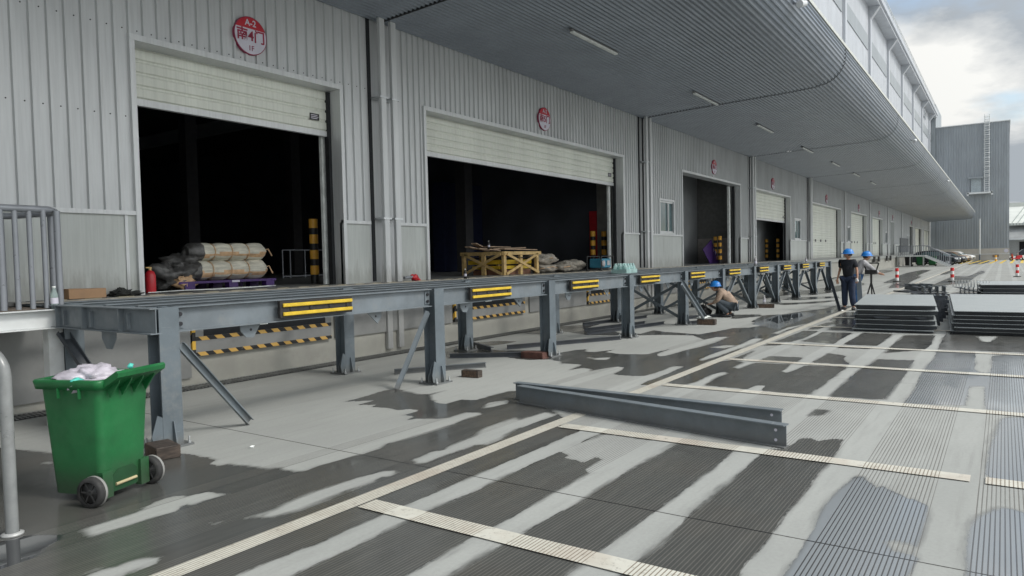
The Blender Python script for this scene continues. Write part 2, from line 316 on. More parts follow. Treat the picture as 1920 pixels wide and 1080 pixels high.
# ---------------------------------------------------------------- ground
WET=[('W',[(2.51,7.8),(2.71,7.66),(2.78,7.39),(2.87,6.98),(3.05,6.39),(3.29,5.98),(3.41,5.98),(3.49,5.91),(3.5,5.75),(3.5,5.55),(3.49,5.47),(3.41,5.41),(3.39,5.3),(3.49,5.27),(3.49,5.18),(3.54,5.03),(3.54,4.86),(3.61,4.82),(3.62,4.61),(3.68,4.56),(3.84,4.59),(3.94,4.56),(4.06,4.55),(4.19,4.54),(4.26,4.52),(4.46,4.52),(4.61,4.58),(4.81,4.54),(5.07,4.54),(5.52,4.54),(5.72,4.57),(6.01,4.57),(6.07,4.62),(6.02,4.77),(5.69,4.78),(5.62,4.85),(5.53,4.97),(5.52,5.04),(5.41,5.09),(5.61,5.13),(5.56,5.28),(5.85,5.29),(5.84,5.44),(5.74,5.52),(5.78,5.68),(5.71,5.93),(5.84,5.94),(5.7,6.15),(6.04,6.16),(5.76,6.43),(6.23,6.46),(6.55,6.53),(6.71,6.47),(6.64,6.2),(6.56,5.97),(6.63,5.83),(6.92,5.82),(6.59,5.78),(6.39,5.57),(6.25,5.38),(6.27,5.27),(6.55,5.27),(6.61,5.1),(6.9,5.1),(7.23,5.07),(7.36,4.98),(6.9,4.41),(6.26,3.68),(6.09,3.6),(3.34,3.63),(1.74,3.7),(1.09,3.53),(0.8,3.99),(1.83,7.24)]),('D',[(2.1,4.75),(2.18,4.77),(2.32,4.77),(2.47,4.78),(2.63,4.87),(2.78,4.87),(2.82,4.8),(2.96,4.75),(2.96,4.67),(3.02,4.58),(2.8,4.59),(2.72,4.56),(2.73,4.63),(2.67,4.63),(2.62,4.56),(2.45,4.58),(2.31,4.58),(2.18,4.58),(2.07,4.58),(2.09,4.68)]),('D',[(1.78,4.03),(1.86,4.05),(1.93,4.01),(2.0,4.02),(2.08,3.98),(2.14,3.91),(2.08,3.86),(1.96,3.86),(1.89,3.85),(1.78,3.85),(1.67,3.88)]),('D',[(2.78,4.04),(2.88,4.01),(2.98,4.01),(3.1,4.05),(3.35,4.08),(3.54,4.07),(3.77,4.05),(3.99,4.0),(4.03,3.89),(3.92,3.87),(3.85,3.91),(3.76,3.87),(3.64,3.87),(3.47,3.88),(3.29,3.86),(3.14,3.86),(3.04,3.86),(2.97,3.89),(2.88,3.91),(2.83,3.99)]),('D',[(4.33,4.03),(4.47,4.02),(4.6,4.04),(4.71,3.99),(4.91,4.04),(5.23,4.06),(5.48,4.15),(6.06,4.17),(5.99,4.07),(6.42,4.04),(6.4,3.86),(6.02,3.87),(5.66,3.87),(5.44,3.84),(5.28,3.77),(5.04,3.76),(4.98,3.86),(4.81,3.85),(4.58,3.87),(4.48,3.88),(4.33,3.86),(4.29,3.92)]),('D',[(6.28,4.75),(6.55,4.87),(6.79,4.76),(6.62,4.66),(6.4,4.69)]),('D',[(2.69,6.73),(2.75,6.66),(2.7,6.62),(2.67,6.67)]),('D',[(2.6,4.15),(2.65,4.11),(2.6,4.12)]),('W',[(9.25,7.7),(9.4,7.53),(9.63,7.2),(9.91,7.24),(9.7,6.6),(9.69,6.33),(9.88,6.09),(9.71,5.74),(9.59,5.72),(9.59,5.34),(9.48,5.3),(9.04,5.25),(9.31,5.16),(9.29,4.99),(9.09,4.93),(9.42,4.84),(9.67,4.79),(9.63,4.63),(9.33,4.56),(8.98,4.51),(8.98,4.21),(9.06,4.04),(9.54,4.01),(10.04,4.04),(10.11,3.9),(9.36,3.86),(8.37,3.84),(8.45,3.69),(12.77,3.75),(22.09,3.75),(23.7,3.75),(24.07,4.27),(22.12,4.39),(21.15,4.72),(20.1,4.87),(19.58,5.3),(17.92,5.11),(17.47,5.04),(17.22,4.5),(16.61,4.62),(16.18,4.67),(15.93,4.98),(15.27,5.06),(14.38,5.21),(14.49,5.52),(14.62,6.07),(14.85,6.42),(14.02,6.37),(14.35,6.74),(13.74,6.51),(13.74,6.24),(13.99,5.91),(14.15,5.24),(13.9,5.07),(13.5,4.79),(12.82,4.83),(11.8,4.81),(11.03,4.66),(11.15,4.73),(11.94,4.85),(11.13,4.92),(11.04,5.12),(10.95,5.32),(11.08,5.69),(11.49,5.68),(11.01,5.86),(10.99,6.06),(11.28,6.14),(11.13,6.29),(10.62,6.36),(10.47,6.34),(10.81,6.82),(10.67,7.13),(10.5,7.49),(10.57,7.9),(10.34,8.03),(10.81,8.14),(11.33,8.01),(11.82,8.02),(11.74,8.43),(11.32,8.72),(11.02,8.73),(10.17,8.59)]),('W',[(13.28,8.87),(14.76,8.92),(15.84,8.23),(14.43,7.98),(14.3,7.5),(14.3,7.1),(13.76,6.58),(13.5,6.74),(13.41,7.29),(13.86,8.21),(13.31,8.4)]),('D',[(10.4,5.76),(10.34,5.5),(10.52,5.3),(10.25,5.22),(10.17,5.39)]),('D',[(10.83,3.93),(11.32,3.97),(12.07,3.96),(13.11,3.95),(14.04,4.0),(14.16,3.83),(13.76,3.8),(12.55,3.78),(11.76,3.81),(11.22,3.81),(10.79,3.85)]),('D',[(11.21,4.8),(12.07,4.84),(13.19,4.84),(13.98,4.74),(14.2,4.53),(13.12,4.45),(12.34,4.48),(11.8,4.54),(11.13,4.58),(10.98,4.64)]),('D',[(12.41,4.31),(12.81,4.15),(12.9,3.94),(12.38,4.06)]),('D',[(15.08,3.92),(16.34,3.93),(17.6,3.78),(16.9,3.78),(15.91,3.83),(15.13,3.8)]),('D',[(16.53,4.74),(17.24,4.75),(17.26,4.48),(16.52,4.58)]),('D',[(8.83,4.02),(9.2,4.03),(9.95,4.0),(10.08,3.89),(9.4,3.88),(8.45,3.85)]),('W',[(19.51,6.09),(19.82,5.46),(19.32,5.25),(18.33,5.59),(18.26,5.77)]),('W',[(26.4,6.58),(28.17,6.29),(28.94,5.13),(28.1,4.89),(26.24,5.86)]),('W',[(24.31,6.44),(25.09,5.6),(26.46,4.86),(26.22,4.57),(24.67,5.01),(23.67,5.77)]),('V',[(5.99,3.6),(5.9,1.74),(6.16,1.52),(6.53,1.49),(6.67,1.43),(6.57,1.33),(6.65,1.27),(6.76,1.15),(6.23,1.11),(5.86,1.11),(5.21,1.12),(4.42,1.11),(3.92,1.1),(3.77,1.12),(3.34,1.06),(2.41,1.12),(1.2,3.02),(1.05,3.6),(1.95,3.69),(3.33,3.62)]),('D',[(5.23,3.11),(5.47,3.09),(5.71,3.04),(5.86,3.04),(5.89,2.93),(5.88,2.63),(5.87,2.38),(5.53,2.35),(4.93,2.38),(4.76,2.6),(4.82,2.66),(5.14,2.67),(5.17,2.75),(4.98,2.78),(5.01,2.9),(5.03,2.99),(5.09,2.94),(5.16,3.09)]),('W',[(8.65,3.58),(10.05,3.67),(10.83,3.59),(11.02,3.47),(10.92,3.23),(10.33,3.23),(10.24,3.13),(10.91,3.09),(10.98,2.57),(10.2,2.53),(10.18,2.44),(10.96,2.38),(11.02,1.82),(8.7,1.83),(8.67,2.15),(8.69,2.39),(9.07,2.43),(9.02,2.54),(8.7,2.56),(8.73,3.1),(9.27,3.15),(9.77,3.13),(9.86,3.22),(9.56,3.29),(8.97,3.28),(8.67,3.33)]),('W',[(11.19,3.52),(12.37,3.5),(11.93,3.44),(11.33,3.4),(11.2,3.32)]),('W',[(11.23,3.1),(11.73,3.09),(11.8,2.58),(11.25,2.55)]),('W',[(11.26,2.37),(12.46,2.35),(12.34,2.15),(12.22,2.04),(11.9,2.02),(11.3,1.83)]),('W',[(8.67,1.64),(10.67,1.66),(11.27,1.62),(12.05,1.59),(12.16,1.09),(10.55,1.05),(8.75,1.07)]),('W',[(12.96,3.56),(13.34,3.54),(13.41,3.28),(13.19,3.29)]),('W',[(13.38,3.09),(13.48,2.72),(13.25,2.9)]),('W',[(13.19,2.35),(13.44,2.34),(13.52,1.83),(13.23,1.83)]),('W',[(13.64,3.52),(15.9,3.47),(16.02,3.18),(14.4,3.15),(13.76,3.24)]),('W',[(13.93,3.12),(14.69,3.06),(15.76,3.08),(15.85,2.51),(13.75,2.51)]),('W',[(13.71,2.35),(15.92,2.33),(15.87,1.78),(13.74,1.8)]),('W',[(16.14,3.47),(16.84,3.48),(17.92,3.41),(18.44,3.21),(18.44,2.98),(16.25,2.6),(16.2,3.08),(17.67,3.11),(17.27,3.23),(16.23,3.25)]),('W',[(18.65,3.49),(21.29,3.61),(21.37,3.35),(17.5,2.64),(16.25,2.6)]),('W',[(12.77,1.59),(15.71,1.6),(15.92,1.08),(14.35,1.03),(13.48,1.08)]),('W',[(14.76,0.93),(16.9,0.95),(16.94,-0.33),(16.76,-0.94),(14.02,-0.79),(13.72,-0.27),(13.62,0.89)]),('D',[(15.98,0.42),(16.12,0.07),(15.08,0.2),(15.11,0.3)]),('F',[(5.59,0.89),(5.68,0.84),(5.56,0.77),(5.45,0.72),(5.54,0.66),(5.4,0.62),(5.34,0.53),(5.22,0.39),(4.95,0.37),(4.57,0.38),(4.38,0.39),(4.29,0.36),(4.03,0.38),(3.55,0.41),(3.24,0.9),(3.7,0.92),(4.13,0.92),(4.93,0.96),(5.26,0.94)]),('D',[(4.43,0.54),(4.5,0.47),(4.45,0.39),(4.32,0.4),(4.3,0.49)]),('F',[(4.23,0.15),(4.55,0.17),(4.94,0.17),(5.16,0.13),(5.26,0.08),(5.42,0.01),(5.41,-0.05),(5.37,-0.11),(5.47,-0.42),(3.7,-0.36),(3.39,0.13)]),('F',[(8.29,0.03),(8.46,-0.17),(8.73,-0.67),(6.09,-0.47),(6.03,-0.12),(6.06,0.08),(6.17,0.11),(6.66,0.1),(7.22,0.09),(7.8,0.05)]),('F',[(13.4,0.9),(13.34,0.35),(11.55,0.32),(11.26,0.25),(11.31,0.15),(13.15,0.14),(13.63,-0.27),(13.7,-1.04),(8.73,-0.67),(8.63,-0.17),(8.7,0.15),(10.15,0.19),(10.08,0.32),(8.8,0.33),(8.64,0.88),(9.71,0.87),(11.04,0.91),(12.39,0.87)]),('W',[(7.51,1.61),(7.91,1.62),(7.92,1.47),(7.65,1.49)])]
WET+=[('F',[(16,4.05),(20.3,4.1),(21,4.5),(19.8,5.0),(17,4.9)]),('P',[(17.3,4.35),(19.6,4.3),(20.6,4.55),(19.6,4.9),(18.2,4.85)]),('P',[(.6,4.3),(1.75,4.55),(2.0,4.75),(1.9,4.95),(1.5,5.1),(.6,5.0)])]
def sdpoly(X,Y,poly):
    P=np.array(poly,float); n=len(P); d=np.full(X.shape,1e9); ins=np.zeros(X.shape,bool)
    for i in range(n):
        ax,ay=P[i]; bx,by=P[(i+1)%n]; ex,ey=bx-ax,by-ay; L=ex*ex+ey*ey+1e-12
        t=np.clip(((X-ax)*ex+(Y-ay)*ey)/L,0,1); d=np.minimum(d,np.hypot(X-ax-t*ex,Y-ay-t*ey))
        if abs(ey)>1e-9:
            c=((ay>Y)!=(by>Y))&(X<(bx-ax)*(Y-ay)/(by-ay)+ax); ins^=c
    return np.where(ins,-d,d)
def build_ground():
    xs=[-60,-20,-6,-2,0.4]; x=.5
    while x<30: xs.append(x); x+=max(.035,x*.0085)
    xs+= [30,33,38,45,60,80,110,150,220,400,900]
    ys=[-700,-300,-120,-60,-30,-12,-6,-4.2]; y=-4.
    while y<9.6: ys.append(y); y+=.04
    ys+=[9.9]
    xs=np.array(xs); ys=np.array(ys); X,Y=np.meshgrid(xs,ys,indexing='ij')
    rng=np.random.RandomState(3)
    def wob(u,seed,amp):
        r=np.random.RandomState(seed); s=0
        for k in range(7): s=s+np.sin(u*(1.3*1.9**k)+r.uniform(0,6))/(1.45**k)
        return s*amp
    sd=np.full(X.shape,1.); film=np.full(X.shape,1.); pud=np.full(X.shape,1.)
    t=(Y-3.2)/.735; k=np.round(t); bd=np.abs(t-k)*.735
    bands=bd-.105+wob(X*1.1+k*17.3+np.sign(t-k)*5,5,.008)   # negative inside smooth strip
    for kind,poly in WET:
        xmin=min(p[0] for p in poly)-1; xmax=max(p[0] for p in poly)+1
        i0,i1=np.searchsorted(xs,[xmin,xmax]); i0=max(i0-1,0); sl=slice(i0,i1+1)
        d=sdpoly(X[sl],Y[sl],poly)
        if kind in 'WVF':
            e=d
            if kind=='V': e=np.maximum(d,-bands[sl]) # outside smooth strips
            sd[sl]=np.minimum(sd[sl],e)
            if kind=='F': film[sl]=np.minimum(film[sl],d)
        elif kind=='P': pud[sl]=np.minimum(pud[sl],d); sd[sl]=np.minimum(sd[sl],d)
        else: sd[sl]=np.maximum(sd[sl],-d)
    # far yard: loose damp patches, streaked along the bays
    def vn(U,V,seed):
        r=np.random.RandomState(seed); s=0
        for q in range(10):
            a=r.uniform(.4,2.2); b=r.uniform(.4,2.2); s=s+np.sin(U*a+r.uniform(0,6)+1.5*np.sin(V*b*.5+r.uniform(0,6)))*np.sin(V*b+r.uniform(0,6))
        return s
    far=vn(X*.16,Y*.9,11)*.18+.12+np.clip((2-Y)*.1,0,.6); m=np.clip((X-24)/3,0,1)
    sd=sd*(1-m)+np.minimum(sd,far)*m
    w=np.clip(.5-sd/.3,0,1); f=np.clip(.5-film/.3,0,1); pu=np.clip(.5-pud/.3,0,1)
    nx,ny=X.shape; co=np.zeros((nx*ny,3)); co[:,0]=X.ravel(); co[:,1]=Y.ravel()
    me=bpy.data.meshes.new('ground'); idx=np.arange(nx*ny).reshape(nx,ny)
    q=np.stack([idx[:-1,:-1],idx[1:,:-1],idx[1:,1:],idx[:-1,1:]],-1).reshape(-1,4)
    me.vertices.add(nx*ny); me.vertices.foreach_set('co',co.ravel()); me.loops.add(q.size); me.loops.foreach_set('vertex_index',q.ravel().astype(np.int32))
    me.polygons.add(len(q)); me.polygons.foreach_set('loop_start',np.arange(0,q.size,4,dtype=np.int32)); me.update(calc_edges=True)
    for nm,a in (('wet',w),('film',f),('pud',pu)):
        at=me.attributes.new(nm,'FLOAT','POINT'); at.data.foreach_set('value',a.ravel().astype(np.float32))
    o=bpy.data.objects.new('ground',me); COL.objects.link(o); tag(o,'grey concrete yard with grooved lanes, dry smooth strips and dark wet patches','ground',kind='structure')
    t=NT('yard_concrete'); me.materials.append(ground_mat(t,None))
def groove_mask(t,p):
    y=p[1]; ty=t.math('DIVIDE',t.math('SUBTRACT',y,3.2),.735)
    fr=t.math('SUBTRACT',t.math('FRACT',t.math('ADD',ty,.5)),.5); bd=t.math('MULTIPLY',t.math('ABSOLUTE',fr),.735)
    zone=t.math('GREATER_THAN',bd,.118); zone=t.math('MULTIPLY',zone,t.math('LESS_THAN',y,4.95))
    g=t.math('ABSOLUTE',t.math('SUBTRACT',t.math('FRACT',t.math('DIVIDE',y,.0245)),.5))  # 0 at centre
    line=t.ramp(g,.08,.2,1,0)
    return t.math('MULTIPLY',line,zone),zone
def ground_mat(t,paint):
    p=t.sep(); line,zone=groove_mask(t,p)
    st=t.noise(1.,6,.62,sc=(1.3,11,1)); st2=t.noise(1.,5,.7,sc=(9,30,1)); fine=t.noise(38,4,.65)
    w=t.math('ADD',t.attr('wet'),t.math('MULTIPLY',t.math('SUBTRACT',st,.5),.34)); w=t.math('ADD',w,t.math('MULTIPLY',t.math('SUBTRACT',st2,.5),.16))
    sf=t.ramp(t.noise(1.1,3,.5),.42,.6); wh_=t.ramp(w,.47,.54); ws_=t.ramp(w,.36,.62); wet=t.math('ADD',t.math('MULTIPLY',wh_,t.math('SUBTRACT',1.,sf)),t.math('MULTIPLY',ws_,sf)); film=t.math('MULTIPLY',t.ramp(t.attr('film'),.4,.62),wet); pud=t.ramp(t.math('ADD',t.attr('pud'),t.math('MULTIPLY',t.math('SUBTRACT',st,.5),.3)),.45,.55)
    big=t.noise(.5,5,.6,sc=(.6,1.2,1)); 
    base=t.mix(t.ramp(big,.3,.7),(.395,.405,.385),(.325,.335,.32))
    base=t.mix(t.ramp(st,.45,.75,0,.35),base,(.27,.275,.26))
    base=t.mix(t.ramp(fine,.35,.7,0,.22),base,(.25,.25,.24))
    edge=t.math('MULTIPLY',t.ramp(w,.36,.46,0,.25),t.math('SUBTRACT',1.,wet)); base=t.mix(edge,base,(.27,.275,.265))
    # joints
    jx=t.math('ABSOLUTE',t.math('SUBTRACT',t.math('FRACT',t.math('DIVIDE',t.math('ADD',p[0],.3+.0),6.05)),.75))
    j1=t.math('LESS_THAN',t.math('ABSOLUTE',t.math('SUBTRACT',t.math('ADD',p[0],t.math('MULTIPLY',t.math('SUBTRACT',st2,.5),.012)),4.235)),.006)
    j2=t.math('LESS_THAN',t.math('ABSOLUTE',t.math('SUBTRACT',t.math('FRACT',t.math('DIVIDE',t.math('SUBTRACT',p[0],4.235),5.75)),.0)),.0012)
    j3=t.math('LESS_THAN',t.math('ABSOLUTE',t.math('SUBTRACT',p[1],4.78)),.004)
    jj=t.math('MAXIMUM',t.math('MAXIMUM',j1,j2),t.math('MULTIPLY',j3,.55))
    base=t.mix(jj,base,(.05,.05,.045))
    gl=t.math('MULTIPLY',line,t.ramp(t.noise(2.5,4,.6,sc=(.5,2,1)),.3,.6,.45,.85))
    dry=t.mix(gl,base,(.13,.125,.115))
    spots=t.ramp(t.noise(7,8,.75),.70,.78,0,.5); dry=t.mix(spots,dry,(.16,.13,.1))
    tyre=t.ramp(t.noise(1,6,.7,sc=(.35,7,1)),.56,.7,0,.35); dry=t.mix(tyre,dry,(.22,.22,.21)); gr=t.ramp(t.noise(120,3,.7),.62,.75,0,.5); dry=t.mix(gr,dry,(.14,.135,.12))
    brown=t.ramp(t.noise(.8,3,.5),.45,.7,0,.6)
    wcol=t.mix(brown,(.084,.086,.081),(.094,.084,.072)); wcol=t.mix(t.ramp(fine,.4,.7,0,.4),wcol,(.085,.085,.08)); wcol=t.mix(t.math('MULTIPLY',line,.75),wcol,(.17,.165,.15))
    wcol=t.mix(t.ramp(st,.35,.6,0,.25),wcol,(.04,.042,.042))
    film_sheen=t.mix(line,(.25,.27,.285),(.06,.06,.06)); wcol=t.mix(film,wcol,film_sheen); wcol=t.mix(pud,wcol,(.04,.042,.045))  # water film coloured pale blue to carry the reflected sky
    wcol=t.mix(jj,wcol,(.012,.012,.012))
    c=t.mix(wet,dry,wcol)
    r=t.mix(wet,(.85,.85,.85),(.24,.24,.24)); r=t.mix(film,r,(.16,.16,.16)); r=t.mix(pud,r,(.03,.03,.03))
    rs=t.n.new('ShaderNodeSeparateColor'); t.link(r,rs.inputs[0])
    rr=t.math('ADD',rs.outputs[0],t.math('MULTIPLY',t.math('SUBTRACT',fine,.5),.1)); rr=t.math('SUBTRACT',rr,t.math('MULTIPLY',t.ramp(t.noise(.9,5,.6,sc=(.7,1.6,1)),.45,.7,0,.2),wet))
    h=t.math('SUBTRACT',t.math('MULTIPLY',fine,.35),line); bn=t.n.new('ShaderNodeBump'); bn.inputs['Distance'].default_value=.0025
    t.link(h,bn.inputs['Height']); t.link(t.math('MULTIPLY',t.math('SUBTRACT',1.,t.math('MAXIMUM',pud,t.math('MULTIPLY',wet,.75))),.45),bn.inputs['Strength']); t.link(bn.outputs[0],t.b.inputs['Normal'])
    return t.set(c,rr)
build_ground()
def paint_mat():
    t=NT('lane_paint'); p=t.sep(); line,zone=groove_mask(t,p)
    big=t.noise(3,6,.7); c=t.mix(t.ramp(big,.35,.7),(.64,.63,.56),(.55,.53,.46)); c=t.mix(t.ramp(t.noise(1.4,4,.6),.5,.7,0,.6),c,(.50,.43,.36))
    wn=t.ramp(t.noise(22,9,.82),.53,.66,0,.75); c=t.mix(wn,c,(.22,.2,.17)); c=t.mix(t.math('MULTIPLY',line,.85),c,(.16,.12,.08))
    return t.set(c,.6)
M['paint']=paint_mat()
mk=MB(); z=.004
mk.add([(-2,3.575,z),(118,3.575,z),(118,3.72,z),(-2,3.72,z)],[(0,1,2,3)]); mk.build('lane_line',M['paint']); tag(bpy.data.objects['lane_line'],'long cream line painted along the yard beside the grooved bays','road marking',kind='structure')
mk=MB(); z=.008
for xx in [.8,3.37,5.97,8.53,11.1,13.4,16.85,19.4,22,24.6,27.2,29.8,32.4,35,40,45,50,55,60]:
    for y0,y1 in ([(.19,3.55),(-14,.10)] if xx==5.97 else [(-14,3.55)]): mk.add([(xx-.085,y0,z),(xx+.085,y0,z),(xx+.085,y1,z),(xx-.085,y1,z)],[(0,1,2,3)])
mk.build('bay_lines',M['paint']); tag(bpy.data.objects['bay_lines'],'cream bay divider lines crossing the grooved lanes','road marking',kind='structure')
mk=MB(); z=.008
for i in range(9): 
    y0=4.2-i*1.0; mk.add([(98,y0,z),(126,y0-.6,z),(126,y0-.3,z),(98,y0+.3,z)],[(0,1,2,3)])
o=mk.build('hatched_marking',M['yellow']); tag(o,'faded yellow hatched lines in front of the far building','road marking',kind='structure')
# drain along the dock foot
dg=thing('drain_grating',(2.5,9.0,0),'dark steel slotted drain grating along the foot of the loading dock','drain')
m=MB(); m.add([(-1,8.84,.005),(60,8.84,.005),(60,9.16,.005),(-1,9.16,.005)],[(0,1,2,3)]); m.build('channel',M['dark'],dg)
m=MB()
for i in range(700):
    x=-.9+i*.05; m.box(x,x+.026,8.86,8.985,.006,.016); m.box(x+.02,x+.046,9.0,9.14,.006,.016)
m.box(-1,60,8.985,9.0,.006,.018); m.build('slats',PM('grating',(.16,.165,.16),.6,.3,var=.3,scale=20),dg)
M['signtext']=PM('sign_text_red',(.30,.015,.05),.45)
# ---------------------------------------------------------------- main warehouse
WY=9.45
wh=thing('warehouse',(9.6,WY,0),'long silver metal warehouse with corrugated canopy over a raised loading dock','building')
PIL=[9.6+11.6*i for i in range(12)]    # column lines
XE=130.
DO=[(5.07,8.59,3.93),(10.82,19.68,3.88),(24.52,31.26,9),(33.26,40.08,3.38),(45.24,54.5,1.3),(58.57,65.9,1.3),(69.12,75.43,1.3),(81.2,84.2,1.3),(99,102.7,1.3),(105.7,114,1.3),(118,127.8,1.3)]
WIN=[(22.45,23.62),(41.0,42.33),(57.05,57.97),(77.3,78.44),(96.0,96.8),(98.0,98.5)]
def ribs(m,x0,x1,z0,z1,pitch,y=WY,dep=.032):
    k0=math.floor(x0/pitch)-1; k1=math.ceil(x1/pitch)+1; raw=[]
    for i in range(k0,k1):
        a=i*pitch; raw+=[(a,y),(a+pitch*.64,y),(a+pitch*.70,y-dep),(a+pitch*.86,y-dep),(a+pitch*.92,y)]
    pts=[]
    for (xa,ya),(xb,yb) in zip(raw,raw[1:]):
        if xb<=x0 or xa>=x1: continue
        def at(x): return ya+(yb-ya)*(x-xa)/(xb-xa) if xb>xa else yb
        if not pts: pts.append((max(xa,x0),at(max(xa,x0))))
        pts.append((min(xb,x1),at(min(xb,x1))))
    k=len(pts)
    m.add([(a,b,z0) for a,b in pts]+[(a,b,z1) for a,b in pts],[(i,i+1,k+i+1,k+i) for i in range(k-1)])
ZT=4.67
segs=[]; edges=[-6.]
feats=sorted([(a,b,'d') for a,b,_ in DO]+[(a,b,'w') for a,b in WIN])
pilr=[(p-.35,p+.35) for p in PIL]
bound=sorted([(a,b,'d') for a,b,_ in DO]+[(a,b,'p') for a,b in pilr]+[(a,b,'w') for a,b in WIN])
x=-6.; rb=MB(); pn=MB(); tr=MB()
def lowseg(a,b):
    if b-a<.05: return
    ribs(rb,a,b,2.38,ZT,.195 if a<9 else .16)
    pn.box(a,b,WY,WY+.05,1.27,2.34); tr.box(a,b,WY-.045,WY+.02,2.33,2.385)
for a,b,k in bound:
    if a>x: lowseg(x,a)
    if k=='w':
        ribs(rb,a,b,3.55,ZT,.16); ribs(rb,a,b,2.38,2.40,.16) ; pn.box(a,b,WY,WY+.05,1.27,2.34); tr.box(a,b,WY-.045,WY+.02,2.33,2.385)
    x=max(x,b)
lowseg(x,XE)
# over doors up to canopy
prev=-6.
for p0,p1 in pilr+[(XE,XE)]:
    ribs(rb,prev,p0,ZT,6.1,.195 if prev<9 else .16); prev=p1
split(rb,'wall_cladding',M['clad'],wh); split(pn,'lower_panel',M['panel'],wh)
for p in ( (4.62,2.35),): tr.box(4.86,4.9,WY-.02,WY,1.28,2.33)
split(tr,'flashing',M['trim'],wh)
# rivets on first bays
rv=MB()
for i in range(18,48):
    x=i*.195+.062
    for z in (3.62,4.76):
        if 4.95<x<8.7 and z<4.7: continue
        if x<5.2 or z>4: rv.cyl((x,WY+.001,z),(x,WY-.006,z),.009,n=6)
split(rv,'rivet',M['bolt'],wh)
# door frames + shutters
for i,(a,b,zb) in enumerate(DO):
    m=MB(); d=.34
    m.box(a-.07,a,WY-.05,WY+d,1.27,4.62); m.box(b,b+.07,WY-.05,WY+d,1.27,4.62); m.box(a-.07,b+.07,WY-.055,WY+d,4.62,4.70)
    f=m.build('door_frame',M['trim'],wh)
    if i>=6 and i not in(6,9,10): 
        m=MB(); m.box(a,b,WY+.3,WY+.34,1.27,4.62); m.build('door_leaf',M['panel'],wh); continue
    if zb<5:
        m=MB(); ztop=4.62; n=max(2,round((ztop-zb)/.155)); h=(ztop-zb)/n; ys=WY+.27
        prof=[]
        for k in range(n):
            z=zb+k*h; prof+=[(ys,z),(ys,z+.012),(ys-.022,z+.03),(ys-.022,z+h-.03),(ys,z+h-.012)]
        prof.append((ys,ztop)); k=len(prof)
        m.add([(a+.01,y,z) for y,z in prof]+[(b-.03,y,z) for y,z in prof],[(j,j+1,k+j+1,k+j) for j in range(k-1)])
        m.box(a+.01,b-.03,ys+.004,ys+.03,zb,ztop)
        s=m.build('roller_shutter',M['shutter'],wh)
        m=MB(); m.box(a+.01,b-.03,ys-.03,ys+.05,zb-.09,zb); m.build('bottom_bar',M['trim'],s)
        if i<4:
            m=MB(); m.box(b-.42,b-.22,ys-.032,ys-.026,zb+.16,zb+.27); pl_=m.build('maker_plate',M['black'],s)
            m=MB()
            for q in range(3): m.box(b-.40,b-.26+.02*(q%2),ys-.035,ys-.033,zb+.18+q*.028,zb+.192+q*.028)
            m.build('plate_lettering',M['signwhite'],s)
        elif i<7:
            m=MB()
            for q in range(4): m.box(a+.7+q*1.55*(b-a)/9.3,a+1.05+q*1.55*(b-a)/9.3,ys-.034,ys-.024,2.35,2.5)
            split(m,'vision_slot',M['bolt'],s)
    # guide rails
    m=MB(); m.box(b-.06,b-.0,WY+.2,WY+.3,1.27,4.6); m.build('guide_rail',M['dark'],wh)
# windows
for a,b in WIN:
    m=MB(); m.box(a-.07,b+.07,WY-.06,WY+.0,3.5,3.57); m.box(a-.07,b+.07,WY-.06,WY,2.38,2.44); m.box(a-.07,a,WY-.06,WY,2.44,3.5); m.box(b,b+.07,WY-.06,WY,2.44,3.5)
    m.box(a,b,WY-.02,WY+.05,3.44,3.5);m.box(a,b,WY-.02,WY+.05,2.44,2.49);m.box(a+(b-a)*.62,a+(b-a)*.66,WY-.02,WY+.05,2.49,3.44)
    w=m.build('window',M['trim'],wh); m=MB(); m.box(a,b,WY+.02,WY+.03,2.49,3.44); m.build('pane',M['glass'],w)
# pilasters: recess + two boxed downpipes
for i,p in enumerate(PIL):
    m=MB(); m.box(p-.35,p+.35,WY+.02,WY+.06,1.27,6.1); m.build('pilaster_back',M['clad'],wh)
    m=MB(); m.box(p-.29,p-.22,WY-.004,WY+.02,1.3,6.05); m.box(p+.02,p+.09,WY-.004,WY+.02,1.3,6.05); split(m,'recess_joint',M['dark'],wh)
    z0=.06 if i<4 else 1.27; yb=9.22 if i<4 else WY-.09
    for q in (-.19,.10):
        m=MB(); m.box(p+q,p+q+.13,yb,yb+.075,z0,6.03); dpp=m.build('downpipe',M['trim'],wh,bevel=.008)
        m=MB(); m.box(p+q-.04,p+q+.17,yb-.012,WY,4.6,4.63); m.box(p+q-.04,p+q+.17,yb-.012,WY,2.42,2.45); split(m,'bracket',M['galv'],dpp)
# dock face
m=MB(); m.box(-6,XE,9.3,9.5,0,1.0); m.build('dock_wall',M['concblock'],wh)
m=MB()
for a,b in ((-6,5.6),(8.2,11.3),(14.2,17.0),(19.1,24)): m.box(a,b,9.262,9.3,.38 if a>-6 else .1,1.02)
split(m,'dock_panel',M['dockdark'],wh)
m=MB(); m.box(-6,XE,9.2,9.5,1.0,1.24); split(m,'dock_edge_beam',M['panel'],wh)
m=MB(); m.box(-6,XE,9.15,45,1.24,1.275); m.build('dock_floor',M['ifloor'],wh)
m=MB(); m.box(3.6,36,9.16,9.26,1.275,1.279); m.build('dock_edge_tape',M['hazedge'],wh)
